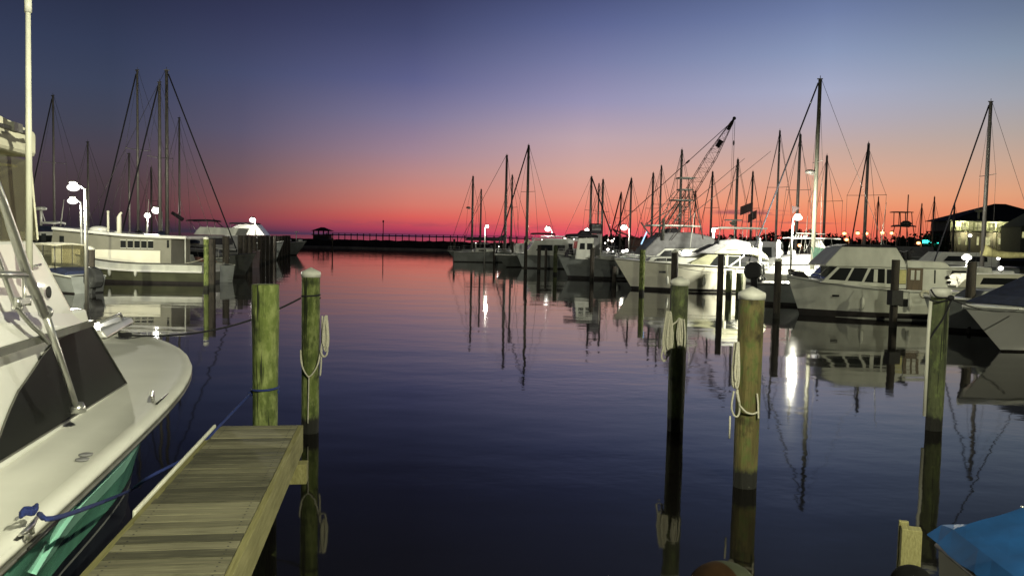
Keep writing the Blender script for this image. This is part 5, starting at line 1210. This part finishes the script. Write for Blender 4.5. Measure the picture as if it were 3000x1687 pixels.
house(ch, 'main_cabin', [(CX(2172), CZ(785)), (CX(2028), CZ(780)), (CX(2098), CZ(744)), (CX(2172), CZ(744))], 1.25, 1.15, 'cream2', wins=[[(CX(2128), CZ(778)), (CX(2078), CZ(777)), (CX(2105), CZ(749)), (CX(2128), CZ(749))], [(CX(2168), CZ(778)), (CX(2136), CZ(778)), (CX(2136), CZ(749)), (CX(2168), CZ(749))]])
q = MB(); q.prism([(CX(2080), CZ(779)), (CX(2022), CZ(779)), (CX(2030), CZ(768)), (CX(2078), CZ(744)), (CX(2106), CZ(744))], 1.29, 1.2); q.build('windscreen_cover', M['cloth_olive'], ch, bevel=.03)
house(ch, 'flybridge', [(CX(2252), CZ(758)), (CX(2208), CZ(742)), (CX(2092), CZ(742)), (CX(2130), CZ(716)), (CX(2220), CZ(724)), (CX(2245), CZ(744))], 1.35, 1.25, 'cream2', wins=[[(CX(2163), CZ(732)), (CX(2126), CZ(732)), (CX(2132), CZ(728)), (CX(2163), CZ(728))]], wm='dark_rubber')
q = MB(); q.prism([(CX(2104), CZ(743)), (CX(2046), CZ(741)), (CX(2100), CZ(714)), (CX(2132), CZ(717))], 1.30, 1.2); q.build('bridge_front_cover', M['cloth_grey'], ch, bevel=.03)
q = MB(); q.prism([(CX(2215), CZ(724)), (CX(2108), CZ(715)), (CX(2112), CZ(704)), (CX(2160), CZ(698)), (CX(2205), CZ(708))], 1.0, .6); q.build('folded_canvas', M['cloth_grey'], ch, bevel=.08)
for a, b in (((2132, 780), (2132, 745)), ((2136, 780), (2180, 745))):
    for sg in (1, -1): q = MB(); q.bar((CX(a[0]), sg * 1.4, CZ(a[1])), (CX(b[0]), sg * 1.4, CZ(b[1])), .06, .07); q.build('support', M['gel'], ch)
for (a, b) in (((2120, 735), (2166, 690)), ((2166, 690), (2166, 744)), ((2166, 690), (2200, 720)), ((2189, 744), (2191, 716))):
    q = MB(); q.tube([(CX(a[0]), -1.3, CZ(a[1])), (CX(b[0]), -1.3, CZ(b[1]))], .022, 6); q.build('rail_pipe', M['alu'], ch)
q = MB(); q.box(CX(1955), CX(1935), 1.36, 1.40, CZ(800, 1945) - .0, CZ(794, 1945)); q.build('hull_port', M['rubber'], ch)
q = MB(); q.add([(CX(2158), 1.49, CZ(791)), (CX(2150), 1.5, CZ(791)), (CX(2154), 1.5, CZ(784))], [(0, 1, 2)]); q.build('emblem', M['dark_rubber'], ch)
# hardtop boat behind the cream one, with dark flags
hb_ = boat_at('hardtop_boat', 'boat with long thin hardtop and dark flags behind the cream cabin boat', 'boat', XW(2170, 58), 59, 182)
hull(hb_, 6.6, 2.8, 1.7, 1.4, 'gel_grey'); house(hb_, 'cabin', [(-3, 1.4), (2.8, 1.5), (2.2, 3.0), (-2.8, 3.0)], 1.4, 1.2, 'cloth_grey', wins=[[(-2, 1.9), (1.8, 1.9), (1.6, 2.6), (-2, 2.6)]])
zt_ = P(2165, 667, 59).z
top(hb_, 'hardtop', -1.75, 1.75, 1.1, zt_, 'gel_dirty', .1, legs=((-1.6, -1.7), (0, 0), (1.6, 1.7)), foot=3.0, legm='steel', crown=.03)
z2 = P(2150, 645, 59).z; q = MB(); q.box(-.1, .95, -.4, .4, z2 - .04, z2 + .04); q.box(.3, .5, -.12, .12, zt_ + .12, z2); q.ell((.4, 0, (zt_ + z2) / 2 + .05), .28, .28, .12); q.build('radar', M['dark_rubber'], hb_)
for px, py, w_, h2, lb in ((2186, 602, .72, .62, 'large dark square flag blowing above the long hardtop'), (2197, 637, .5, .6, 'smaller dark flag hanging below the large one')):
    p = P(px, py, 59); t_ = thing('flag', lb, 'flag', (p.x + .45, 59, p.z - (.3 if w_ > .6 else 0)))
    q = MB(); n = 6
    vs = []
    for i in range(n + 1):
        f = i / n
        for j in (0, 1): vs.append((-.95 * w_ * 1.3 * f, .10 * math.sin(f * 5), (-h2 / 2 + h2 * j) + .35 * (1 - f) - .12))
    k = len(vs); vs += [(a, b + .01, c) for a, b, c in vs]
    q.add(vs, [(2 * i, 2 * i + 1, 2 * i + 3, 2 * i + 2) for i in range(n)] + [(k + 2 * i, k + 2 * i + 2, k + 2 * i + 3, k + 2 * i + 1) for i in range(n)]); q.build('flag_cloth', M['flag'], t_, recalc=False)
    q = MB(); q.tube([(.02, 0, -p.z + 3.2 + (.3 if w_ > .6 else 0)), (.02, 0, .55)], .018, 6); q.build('staff', M['wire'], t_)

# twin outboard boat
ob = boat_at('outboard_boat', 'low pale boat with two big black outboards left of the trawler', 'boat', XW(2386, 38.5), 38.0, -24)
hull(ob, 5.2, 2.3, 1.1, .98, 'gel_grey', deck='gel_dirty', rub='black', stripe_h=.14)
outboard(ob, -2.55, .48, 1.22, 1.15, tilt=R(-8)); outboard(ob, -2.55, -.48, 1.22, 1.15, tilt=R(-8))
house(ob, 'console', [(-.2, .95), (.7, .95), (.5, 1.75), (-.1, 1.75)], .4, .35, 'gel_dirty')
q = MB(); q.tube(sag(P(2150, 792, 46.2), P(2290, 830, 37.6), .25), .016, 6); tag(q.build('mooring_line', M['rope_w']), 'pale slack line from the cream boat stern to the outboard boat', 'rope')
q = MB(); q.tube(sag(P(1985, 783, 39.8), P(2165, 797, 43), .12), .014, 6); tag(q.build('mooring_line', M['rope_k']), 'dark line running across the cream hull between pilings', 'rope')

# brightly lit white hardtop boat
wd = boat_at('hardtop_fishing_boat', 'brilliantly lit white fishing boat with open hardtop behind the trawler bow', 'boat', XW(2345, 50), 50.5, 180)
def DX(px): return -(XW(px, 50) - wd.location.x)
def DZ(py, px=2350): return P(px, py, 50).z
hull(wd, 5.0, 2.4, 1.6, 1.3, 'gel', rub='black', rake=.2)
q = MB(); q.prism([(DX(2430), DZ(800)), (DX(2236), DZ(800)), (DX(2250), DZ(778)), (DX(2280), DZ(757)), (DX(2340), DZ(745)), (DX(2430), DZ(744))], 1.2, .95); q.build('deckhouse', M['gel'], wd, bevel=.1)
q = MB(); q.bar((DX(2430), 1.16, DZ(772)), (DX(2240), 1.2, DZ(776)), .02, .04); q.build('side_line', M['black'], wd)
top(wd, 'hardtop', DX(2448), DX(2312), 1.2, DZ(697), 'gel', .06, legs=((DX(2420), DX(2430)), (DX(2380), DX(2390)), (DX(2336), DX(2330)), (DX(2400), DX(2376))), foot=DZ(745), crown=.03)
for k in range(5): 
    q = MB(); q.tube([(DX(2316 + k * 8), 1.0, DZ(699)), (DX(2318 + k * 8), 1.0, DZ(689))], .035, 6); q.build('rod_holder', M['gel'], wd)
q = MB(); q.tube([(DX(2336), 0, DZ(683)), (DX(2420), 0, DZ(684))], .03, 6); q.build('spreader_bar', M['gel'], wd)
q = MB(); q.prism([(DX(2333), DZ(748)), (DX(2316), DZ(748)), (DX(2318), DZ(735)), (DX(2330), DZ(733))], .35); q.build('seat', M['gel'], wd, bevel=.05)
q = MB(); q.prism([(DX(2430), DZ(746)), (DX(2398), DZ(746)), (DX(2392), DZ(700)), (DX(2400), DZ(700))], .5); q.build('canvas_side', M['gel'], wd, bevel=.03)
q = MB(); q.ell((DX(2285), .3, DZ(742)), .2, .2, .2); q.build('radome', M['gel'], wd)
for px, y0, y1_ , lb in ((2281, 708, 745, 'white plastic topped post right of the pair'), (2227, 712, 760, 'white plastic topped post left of the pair')):
    p = P(px, y0, 45); t_ = thing('white_post', lb, 'post', (p.x, 45, 0), 0, 'white posts behind the outboard boat'); q = MB(); q.tube([(0, 0, -1), (0, 0, p.z)], .1, 10); q.build('shaft', M['gel'], t_); q = MB(); q.lathe([(.1, 0), (.11, .02), (.02, .1)], 10, (0, 0, p.z)); q.build('cap', M['cap'], t_)
b_ = boat_at('white_dinghy', 'small white boxy boat between the green sail cover and the trawler cabin', 'boat', XW(2470, 48), 48, 180)
hull(b_, 5, 2, 1.3, 1.1, 'gel'); house(b_, 'cuddy', [(-1.8, 1.1), (1.4, 1.1), (1.2, 1.9), (-1.7, 1.9)], .8, .7, 'gel')

# trawler
tw = boat_at('trawler_yacht', 'dim white trawler with pilothouse, side windows and brown door on the right', 'boat', (P(2306, 812, 33).x + XW(2800, 32)) / 2, 32.8, 175.5)
Lt = XW(2800, 32) - P(2306, 812, 33).x
def EX(px): return -(XW(px, 31.6) - tw.location.x)
def EZ(py, px=2550): return P(px, py, 31.6).z
sh = hull(tw, Lt, 2.9, 1.56, 1.12, 'gel_dirty', rake=.09, stripe_h=.26, flare=.9, tumble=.93, zmid=1.2, rub='gel_grey')
lw = 1.12
dh = house(tw, 'deckhouse', [(EX(2782), EZ(850)), (EX(2418), EZ(832)), (EX(2466), EZ(783)), (EX(2776), EZ(783))], lw, lw - .05, 'gel_dirty', bevel=.02,
      wins=[[(EX(2601), EZ(829)), (EX(2543), EZ(827)), (EX(2562), EZ(787)), (EX(2601), EZ(787))], [(EX(2661), EZ(831)), (EX(2607), EZ(830)), (EX(2607), EZ(788)), (EX(2661), EZ(788))], [(EX(2745), EZ(826)), (EX(2741), EZ(826)), (EX(2741), EZ(787)), (EX(2745), EZ(787))], [(EX(2536), EZ(826)), (EX(2495), EZ(825)), (EX(2514), EZ(786)), (EX(2553), EZ(786))], [(EX(2488), EZ(824)), (EX(2440), EZ(822)), (EX(2472), EZ(787)), (EX(2507), EZ(787))]], front=(1, 2, .2, .93, 2))
for sg in (1, -1):
    q = MB(); q.box(EX(2708), EX(2664), sg * (lw + .012) - .012, sg * (lw + .012) + .012, EZ(850), EZ(783)); dr = q.build('door', M['teak'], dh)
    for a in (2678, 2694):
        q = MB(); q.box(EX(a + 5), EX(a - 5), sg * (lw + .03) - .006, sg * (lw + .03) + .006, EZ(817), EZ(789)); q.build('door_window', M['gel_dirty'], dr)
for sg in (1, -1):
    q = MB(); q.box(EX(2580), EX(2569), sg * lw - .01, sg * lw + .01, EZ(826), EZ(789)); q.build('window_frame', M['gel_dirty'], dh)
    q = MB(); q.box(EX(2661), EX(2637), sg * lw - .01, sg * lw + .01, EZ(829), EZ(789)); q.build('curtain', M['cloth_yellow'], dh)
house(tw, 'pilothouse_top', [(EX(2660), EZ(783) + .003), (EX(2428), EZ(783) + .003), (EX(2428), EZ(777)), (EX(2478), EZ(724)), (EX(2634), EZ(724)), (EX(2657), EZ(766))], lw + .06, lw - .12, 'gel_dirty', bevel=.04)
house(tw, 'aft_cabin_top', [(EX(2790), EZ(783) + .004), (EX(2662), EZ(783) + .004), (EX(2662), EZ(760)), (EX(2760), EZ(762)), (EX(2772), EZ(766))], lw + .06, lw - .02, 'gel_dirty', bevel=.04)
q = MB(); q.prism([(EX(2640), EZ(723)), (EX(2478), EZ(723)), (EX(2500), EZ(717)), (EX(2618), EZ(716))], .8, .6); q.build('bridge_cover', M['cloth_dark'], tw, bevel=.03)
q = MB(); q.box(EX(2630), EX(2606), .5, .56, EZ(723) + .01, EZ(720)); q.build('roof_strip', M['alu'], tw)
q = MB(); q.box(EX(2470), EX(2450), 1.2, 1.25, EZ(870, 2460), EZ(864, 2460)); q.build('hull_port', M['black'], tw)
q = MB(); q.prism([(EX(2400), EZ(822)), (EX(2355), EZ(815)), (EX(2368), EZ(802)), (EX(2385), EZ(803))], .5, .3); q.build('deck_tarp', M['cloth_dark'], tw, bevel=.05)
bowrail(tw, sh, 2.0, Lt * .48, .28, 4)
for px, py in ((2770, 808), (2774, 822)): q = MB(); q.lathe([(.07, -.05), (.07, .05)], 10); o = q.build('stern_fitting', M['black'], tw); o.location = (EX(px) - .1, lw, EZ(py)); o.rotation_euler = (R(90), 0, 0)
q = MB()
for dx in (-.28, -.05): q.tube([(EX(2660) + dx, .3, EZ(760)), (EX(2655) + dx, .3, EZ(735))], .12, 8)
q.tube([(EX(2690), .4, EZ(760)), (EX(2686), .4, EZ(738)), (EX(2700), .4, EZ(731))], .09, 8); q.build('deck_gear', M['cloth_dark'], tw)
# pile clamp beside the trawler and its boarding rail
p = P(2622, 872, 28.4); q = MB(); q.box(-.2, .2, -.2, .2, -.26, .26); q.box(.18, .42, -.1, .1, -.3, -.04); o = q.build('fender_block', M['rubber'], None, bevel=.02); o.location = p; tag(o, 'black rubber fender block clamped on the tall piling by the trawler', 'fender')
q = MB(); ob_ = P(2710, 862, 29.5); q.tube([(.16 * math.cos(a * .4), 0, .11 * math.sin(a * .4)) for a in range(17)], .05, 8); o = q.build('rope_ring', M['rope_w']); o.location = ob_; tag(o, 'pale loop of thick hose hanging at the trawler side', 'hose')

# raked bow boat at the right edge
st_t = P(2822, 897, 21.6); st_b = P(2902, 1022, 22.9)
rb = boat_at('raked_bow_boat', 'pale boat with steeply raked bow and navy cover at the right edge', 'boat', 0, 0, 0)
hd = Vector((st_t.x - st_b.x, st_t.y - st_b.y, 0)); ang = 208
Lr = 8.5
rb.rotation_euler = (0, 0, R(ang)); c_, s_ = math.cos(R(ang)), math.sin(R(ang))
rb.location = (st_t.x - c_ * Lr / 2, st_t.y - s_ * Lr / 2, 0)
sh = hull(rb, Lr, 3.1, st_t.z, 1.0, 'gel', rake=.21, stripe_h=.05, flare=1.3, tumble=.75, rub='gel_grey', point=2.6)
q = MB(); q.prism([(-Lr * .5, 1.0), (Lr * .30, 1.28), (Lr * .22, 1.5), (0, 2.35), (-Lr * .5, 2.5)], 1.35, .25, z0=1.0, z1=2.5); q.build('navy_cover', M['cloth_navy'], rb, bevel=.06)
q = MB(); q.tube([(Lr * .2, 1.0, .95), (Lr * .19, 1.12, .7), (Lr * .18, 1.05, .5)], .014, 6); q.ell((Lr * .18, 1.05, .45), .07, .07, .1); q.build('fender_hook', M['dark_rubber'], rb)
b_ = boat_at('moored_boat', 'dim grey hull in shadow just left of the raked bow at the right edge', 'boat', 16.3, 27.8, 180)
hull(b_, 4.6, 2.0, 1.15, 1.0, 'gel_grey', rake=.1); house(b_, 'cuddy', [(-2.0, 1.0), (1.0, 1.05), (.6, 1.4), (-1.8, 1.45)], .8, .6, 'gel_grey', wins=[[(-1.2, 1.12), (.4, 1.12), (.3, 1.3), (-1.2, 1.3)]])
# dim boats under the yellowish sail cover
b_ = boat_at('moored_boat', 'grey cruiser with dark cockpit between the trawler and the mast foot lamp', 'boat', XW(2812, 40), 41, 178)
hull(b_, 5.5, 2.2, 1.3, 1.1, 'gel_dirty'); house(b_, 'cabin', [(-1.8, 1.1), (1.6, 1.1), (1.2, 1.85), (-1.6, 1.9)], .95, .85, 'gel_dirty', wins=[[(-.9, 1.3), (.5, 1.3), (.3, 1.7), (-.7, 1.7)]])
b_ = boat_at('moored_boat', 'small white boat below the yellowish boom with green cover', 'boat', XW(2925, 38), 39, 182)
hull(b_, 6.5, 2.3, 1.1, .9, 'gel_dirty'); house(b_, 'cabin', [(-1.8, .9), (1.9, 1.0), (1.2, 1.6), (-1.6, 1.65)], .9, .7, 'cream', wins=[[(-1.0, 1.15), (.8, 1.15), (.6, 1.45), (-1.0, 1.45)]]); bowrail(b_, lambda x: (.8 * (1 - x / 4), 1.1), 1.5, 3.2, .5, 4)
b_ = boat_at('moored_boat', 'dark cruiser in the gloom below the waterfront building', 'boat', XW(2830, 62), 64, 180)
hull(b_, 9, 3, 1.7, 1.4, 'gel_grey'); house(b_, 'cabin', [(-3, 1.4), (2.4, 1.5), (1.4, 2.5), (-2.8, 2.5)], 1.3, 1.1, 'gel_dirty', wins=[[(-2, 1.8), (1.4, 1.8), (1, 2.2), (-2, 2.2)]])

# fishing tower frame over the trawler
ftb = boat_at('tower_boat', 'distant boat with two-level fishing tower above the trawler stern', 'boat', XW(2655, 95), 96, 182)
hull(ftb, 10, 3.4, 2.0, 1.5, 'gel_grey'); house(ftb, 'cabin', [(-3, 1.5), (3, 1.6), (2, 2.9), (-2.8, 2.9)], 1.5, 1.3, 'cloth_grey')
def FX(px): return -(XW(px, 96) - ftb.location.x)
def FZ(py): return P(2640, py, 96).z
top(ftb, 'sun_shade', FX(2657), FX(2606), .9, FZ(621), 'dark_rubber', .1, crown=.03); top(ftb, 'tower_platform', FX(2666), FX(2612), 1.0, FZ(662), 'dark_rubber', .14, crown=.1)
q = MB(); q.lathe([(.5, 0), (.7, .2), (.3, .5)], 10, (FX(2646), 0, FZ(662) + .1)); q.build('lookout', M['dark_rubber'], ftb)
for a, b in (((2620, 660), (2618, 622)), ((2635, 660), (2634, 622)), ((2655, 660), (2652, 622)), ((2612, 720), (2622, 662)), ((2668, 720), (2658, 662)), ((2640, 720), (2640, 662))):
    for sg in (1, -1): q = MB(); q.tube([(FX(a[0]), sg * .8, FZ(a[1])), (FX(b[0]), sg * .7, FZ(b[1]))], .05, 5); q.build('tower_leg', M['alu_d'], ftb)
q = MB(); q.tube([(FX(2649), 0, FZ(660)), (FX(2649), 0, FZ(570))], .07, 6); q.build('antenna', M['alu_d'], ftb)

# ------------------------------------------------------------------ crane
cr = thing('crane', 'tall lattice boom crane rising above the right-hand boats', 'crane', (P(1925, 720, 120).x, 120, 0))
O = Vector(cr.location); base = Vector((0, 0, 2.0)); tip = P(2146, 356, 120) - O
d = (tip - base).normalized(); sd = Vector((0, 1, 0)); up = d.cross(sd).normalized(); Lb = (tip - base).length
def wd_(f): return .15 + .95 * min(1, f * 7) * min(1, (1 - f) * 3.2 + .12)
q = MB(); NB = 26
nodes = []
for i in range(NB + 1):
    f = i / NB; w_ = wd_(f) * .62; c_ = base + d * Lb * f; nodes.append([c_ + up * w_ * a + sd * w_ * b for a, b in ((1, 1), (1, -1), (-1, -1), (-1, 1))])
for k in range(4): q.tube([n_[k] for n_ in nodes], .042, 5)
for i in range(NB):
    for k in range(4):
        a, b = nodes[i][k], nodes[i + 1][(k + 1) % 4]; q.tube([a, b] if i % 2 else [nodes[i][(k + 1) % 4], nodes[i + 1][k]], .018, 4, caps=False)
    if i % 2 == 0:
        for k in range(4): q.tube([nodes[i][k], nodes[i][(k + 1) % 4]], .018, 4, caps=False)
q.build('lattice_boom', M['crane'], cr)
q = MB(); q.bar(tip - d * 1.4, tip + d * .4, .25, .32); q.ell(tip + d * .5, .26, .2, .26); q.bar(base + d * Lb * .80, base + d * Lb * .85, .55, .6); q.build('boom_head', M['black'], cr)
q = MB(); g_ = Vector((-6.5, 0, 4.5)); q.tube([tip, g_], .035, 4); q.tube([tip + Vector((0, .3, 0)), g_ + Vector((0, .5, 0))], .035, 4); q.bar(tip.lerp(g_, .36), tip.lerp(g_, .385), .25, .25); q.build('pendant_cable', M['wire'], cr)
q = MB(); q.tube([tip + Vector((.35, 0, 0)), tip + Vector((.35, 0, -12))], .03, 4); q.tube([tip + Vector((.1, 0, 0)), tip + Vector((.1, 0, -12))], .02, 4); q.ell(tip + Vector((.3, 0, -3.1)), .13, .13, .4); q.build('hoist_line', M['wire'], cr)
q = MB(); q.box(-4.5, 1.2, -1.5, 1.5, 1.3, 3.2); q.box(-.2, 1.4, .3, 1.5, 2.0, 4.2); q.build('machinery_house', M['crane'], cr, bevel=.1); q = MB(); q.bar((-3, 0, 3.2), g_, .2, .2); q.bar((-5, 0, 3.0), g_, .2, .2); q.build('gantry', M['crane'], cr)
q = MB()
for sg in (-1.6, 1.6): q.prism([(-3.4, .5), (2.2, .5), (2.7, .9), (2.2, 1.35), (-3.4, 1.35), (-3.9, .9)], .4, c=sg)
q.box(-2, 1, -1.2, 1.2, .8, 1.3); q.build('crawler_track', M['black'], cr, bevel=.05)
q = MB(); q.box(-7, 5, -3, 3, .2, .48); bg_ = q.build('barge', M['darkwall']); bg_.location = cr.location; tag(bg_, 'low dark work barge carrying the lattice crane', 'barge')

# ------------------------------------------------------------------ waterfront building
Db = 215
bx = P(2790, 700, Db).x; bl = thing('waterfront_building', 'two-storey waterfront building with hip roof, lit windows and wrap-around balcony', 'building', (bx, Db, 0))
ze = P(2780, 645, Db).z; zrf = P(2950, 610, Db).z; z2f = P(2850, 677, Db).z; Wb = 30
q = MB(); q.box(.4, Wb - .4, 2, 12, z2f, ze - .1); q.build('upper_wall', M['siding'], bl)
q = MB(); q.box(.4, Wb - .4, 2, 12, .8, z2f - .32); q.build('lower_wall', M['darkwall'], bl)
q = MB(); q.box(-.6, Wb + .6, -.6, 12.6, z2f - .3, z2f - .02); q.build('balcony_floor', M['darkwall'], bl)
q = MB(); q.box(-.6, Wb + .6, -.6, 12.6, .5, 1.1); q.build('ground_deck', M['darkwall'], bl)
q = MB(); q.add([(-1.0, -1.0, ze - .12), (Wb + 1, -1.0, ze - .12), (Wb + 1, 13, ze - .12), (-1, 13, ze - .12), (14.0, 6, zrf + 1.4), (Wb - 13, 6, zrf + 1.4), (-1.0, -1.0, ze), (Wb + 1, -1.0, ze), (Wb + 1, 13, ze), (-1, 13, ze)], [(0, 3, 2, 1), (6, 7, 5, 4), (7, 8, 5), (8, 9, 4, 5), (9, 6, 4), (0, 1, 7, 6), (1, 2, 8, 7), (2, 3, 9, 8), (3, 0, 6, 9)]); rf = q.build('roof', M['roof'], bl)
q = MB(); xx = P(2867, 620, Db).x - bx; q.lathe([(.5, 0), (1.0, .3), (1.05, .8), (.3, .85)], 14, (xx, 0, P(2867, 622, Db).z)); q.tube([(xx, 0, ze), (xx, 0, P(2867, 620, Db).z)], .3, 8); q.build('roof_vent', M['cap'], rf)
for i, (pa, pb) in enumerate(((2816, 2830), (2834, 2850), (2857, 2875), (2880, 2890), (2897, 2915), (2923, 2934), (2940, 2955))):
    a, b = P(pa, 660, Db + 2).x - bx, P(pb, 660, Db + 2).x - bx
    q = MB(); q.box(a, b, 1.95, 1.99, z2f + .35, ze - .45); w_ = q.build('window', M['win_lit'], bl)
    q = MB(); q.box(a - .07, a, 1.93, 1.999, z2f + .3, ze - .4); q.box(b, b + .07, 1.93, 1.999, z2f + .3, ze - .4); q.box(a, b, 1.93, 1.999, ze - .449, ze - .38); q.box((a + b) / 2 - .03, (a + b) / 2 + .03, 1.93, 1.949, z2f + .35, ze - .45); q.build('frame', M['siding'], w_)
for i, (pa, pb, ya, yb) in enumerate(((2808, 2814, 693, 716), (2829, 2836, 695, 718), (2861, 2868, 694, 718), (2886, 2901, 695, 718), (2925, 2937, 697, 716), (2944, 2953, 699, 714), (2966, 2973, 697, 714))):
    a, b = P(pa, 700, Db + 2).x - bx, P(pb, 700, Db + 2).x - bx; zt2, zb2 = P(pa, ya, Db + 2).z, P(pa, yb, Db + 2).z
    q = MB(); q.box(a, b, 1.95, 1.99, zb2, zt2); w_ = q.build('window', M['win_lit'], bl)
    q = MB(); q.box(a - .06, b + .06, 1.93, 1.948, zt2, zt2 + .08); q.build('frame', M['darkwall'], w_)
for i in range(9):
    x = i * (Wb - .4) / 8 + .2
    q = MB(); q.box(x - .09, x + .09, -.5, -.32, .4, z2f - .3); q.box(x - .07, x + .07, -.5, -.36, z2f - .02, ze - .1); q.build('column', M['siding'], bl)
q = MB(); q.box(-.5, Wb + .5, -.55, -.5, z2f + .92, z2f + .98); q.box(-.5, Wb + .5, -.55, -.5, z2f + .1, z2f + .15)
for i in range(120): x = -.45 + i * (Wb + .9) / 119; q.box(x - .02, x + .02, -.545, -.505, z2f + .15, z2f + .92)
q.build('balcony_railing', M['darkwall'], bl)
for x_, z_ in ((3, ze - .5), (12, ze - .5), (20, ze - .5), (4, z2f - .7), (12, z2f - .7), (20, z2f - .7)):  # unseen lamps added to lift the dark walls and balcony underside
    q = MB(); q.ell((x_, .8, z_), .14, .14, .08, 10, 6); q.build('added_porch_light', M['lamp_warm'], bl)
    ld = bpy.data.lights.new('added_porch_glow', 'POINT'); ld.energy = 900; ld.shadow_soft_size = .15; ld.color = (1, .95, .55)
    lo = bpy.data.objects.new('added_porch_glow', ld); C.objects.link(lo); lo.parent = bl; lo.location = (x_, .6, z_ - .2)
b2 = thing('waterfront_annex', 'pale gabled annex with one lit window at the right edge of the photo', 'building', (P(2990, 700, 195).x, 195, 0))
q = MB(); q.box(0, 12, 0, 8, .6, 8.2); q.build('wall', M['siding'], b2); q = MB(); q.add([(-.3, -.3, 8.2), (12.3, -.3, 8.2), (12.3, 8.3, 8.2), (-.3, 8.3, 8.2), (6, -.3, 12), (6, 8.3, 12)], [(0, 3, 2, 1), (0, 1, 4), (2, 3, 5), (0, 4, 5, 3), (1, 2, 5, 4)]); q.build('roof', M['siding'], b2)
q = MB(); q.box(.3, 1.9, -.03, -.004, 5.6, 7.0); q.build('window', M['win_lit'], b2)

# ------------------------------------------------------------------ near right corner
sp = P(2670, 1546, 5.4)
post = thing('timber_post', 'short square pale timber post low at the bottom right', 'post', (sp.x, sp.y, 0), R(-20))
q = MB(); q.box(-.062, .062, -.05, .05, -1, sp.z); q.build('post_body', M['fascia'], post, bevel=.004)
q = MB(); q.box(-.07, -.01, .055, .09, -1, sp.z + .02); q.build('backing_board', M['fascia'], post, bevel=.003)
bp_ = P(2672, 1712, 5.0); q = MB(); q.ell((0, 0, 0), .13, .13, .12, 24, 14); M['matt_black'] = mat('matt_black_rubber', (.006, .006, .006), .95, var=.3, spec=.05); o = q.build('dark_fender', M['matt_black']); o.location = bp_; tag(o, 'round black fender at the foot of the short timber post', 'fender')  # black rubber darkened further, dock shade put into its colour
M['shaded_white'] = mat('dock_shaded_white_vinyl', (.025, .028, .018), .95, var=.2, spec=.05); by = P(2118, 1722, 3.95); buoy = thing('buoy', 'round buoy, half dull orange and half greenish white, cut by the bottom edge', 'buoy', by, R(25))  # white half of the buoy darkened in colour to stand for dock shade
q = MB(); n_, m2 = 28, 16
def half(sgn):
    q = MB(); vs = []; fs = []
    for i in range(m2 + 1):
        t = math.pi * i / m2
        for k in range(n_ // 2 + 1):
            a = math.pi * k / (n_ // 2) + (0 if sgn > 0 else math.pi); vs.append((.175 * math.sin(t) * math.sin(a), -.16 * math.sin(t) * math.cos(a), .125 * math.cos(t)))
    w_ = n_ // 2 + 1
    for i in range(m2):
        for k in range(w_ - 1): fs.append((i * w_ + k, i * w_ + k + 1, (i + 1) * w_ + k + 1, (i + 1) * w_ + k))
    q.add(vs, fs, True); return q
half(-1).build('orange_half', M['orange'], buoy); half(1).build('white_half', M['shaded_white'], buoy)
# skiff under a blue tarpaulin
tk = thing('tarp_skiff', 'small skiff under a bright blue tarpaulin in the bottom right corner', 'boat', (3.56, 5.75 - 1.55, -.03), R(-91))
Ls = 3.1
hull(tk, Ls, 1.15, .80, .76, 'workwall', rake=.06, stripe=None, point=1.8, flare=.5, tumble=.9)
q = MB(); vs = []; n = 18
for i in range(n + 1):
    f = i / n; x = Ls / 2 + .05 - f * (Ls + .08)
    ff = 1 - f
    b = 1.15 / 2 * (.86 + .14 * min(1, ff * 2.5)) * max(.01, 1 - max(0, (ff - .35) / .65) ** 1.8) + .06
    zs_ = .80; rz = .80 + .20 * min(1, (1 - f) / .055) * (1 - .55 * max(0, .94 - f)) - .012 * abs(math.sin(f * 23)) * (f < .9)
    for g in range(-6, 7):
        h = g / 6; pk = (1 - abs(h)) ** 1.05
        wr = .006 * math.sin(i * 1.1 + g * 1.3)
        drop = -.06 - .03 * abs(math.sin(i * .9)) if abs(g) == 6 else 0
        y = h * b if abs(g) < 6 else math.copysign(b + .01, h)
        vs.append((x, y, (zs_ + .045) + (rz - zs_) * pk + wr * (abs(g) < 5) + drop))
m3_ = 13
q.add(vs, [(i * m3_ + j, i * m3_ + j + 1, (i + 1) * m3_ + j + 1, (i + 1) * m3_ + j) for i in range(n) for j in range(m3_ - 1)])
o = q.build('tarpaulin', M['blue_tarp'], tk); sm = o.modifiers.new('thick', 'SOLIDIFY'); sm.thickness = .006
q = MB(); q.ell((-Ls / 2 + .14, 0, 1.042), .012, .012, .012); q.build('grommet', M['alu'], tk)

for b_, Lb_, Bb_, zz_, k_ in ((tw, Lt, 2.9, 1.1, 2), (ch, Lc, 3.0, 1.45, 2), (pj, 6.3, 2.7, 1.3, 1), (cbb, 5.4, 2.6, 1.2, 1), (wb, 5.0, 3.3, 1.0, 2), (hb_, 6.6, 2.8, 1.4, 1), (tb, 6.8, 3.0, 1.5, 1), (wd, 5.0, 2.4, 1.3, 1)):
    for j in range(k_):
        x_ = -Lb_ * .18 + j * Lb_ * .28
        q = MB(); q.ell((x_, -Bb_ / 2 - .06 if False else Bb_ / 2 + .02, .62), .09, .09, .26, 10, 8); q.tube([(x_, Bb_ / 2, .85), (x_, Bb_ / 2 - .04, zz_ + .05)], .012, 5); q.build('fender', M['gel_dirty'], b_)
    q = MB(); q.tube([(-Lb_ * .1, -.5, 2.4), (-Lb_ * .13, -.55, 4.6)], [.018, .010], 5); q.build('whip_antenna', M['gel_dirty'], b_)
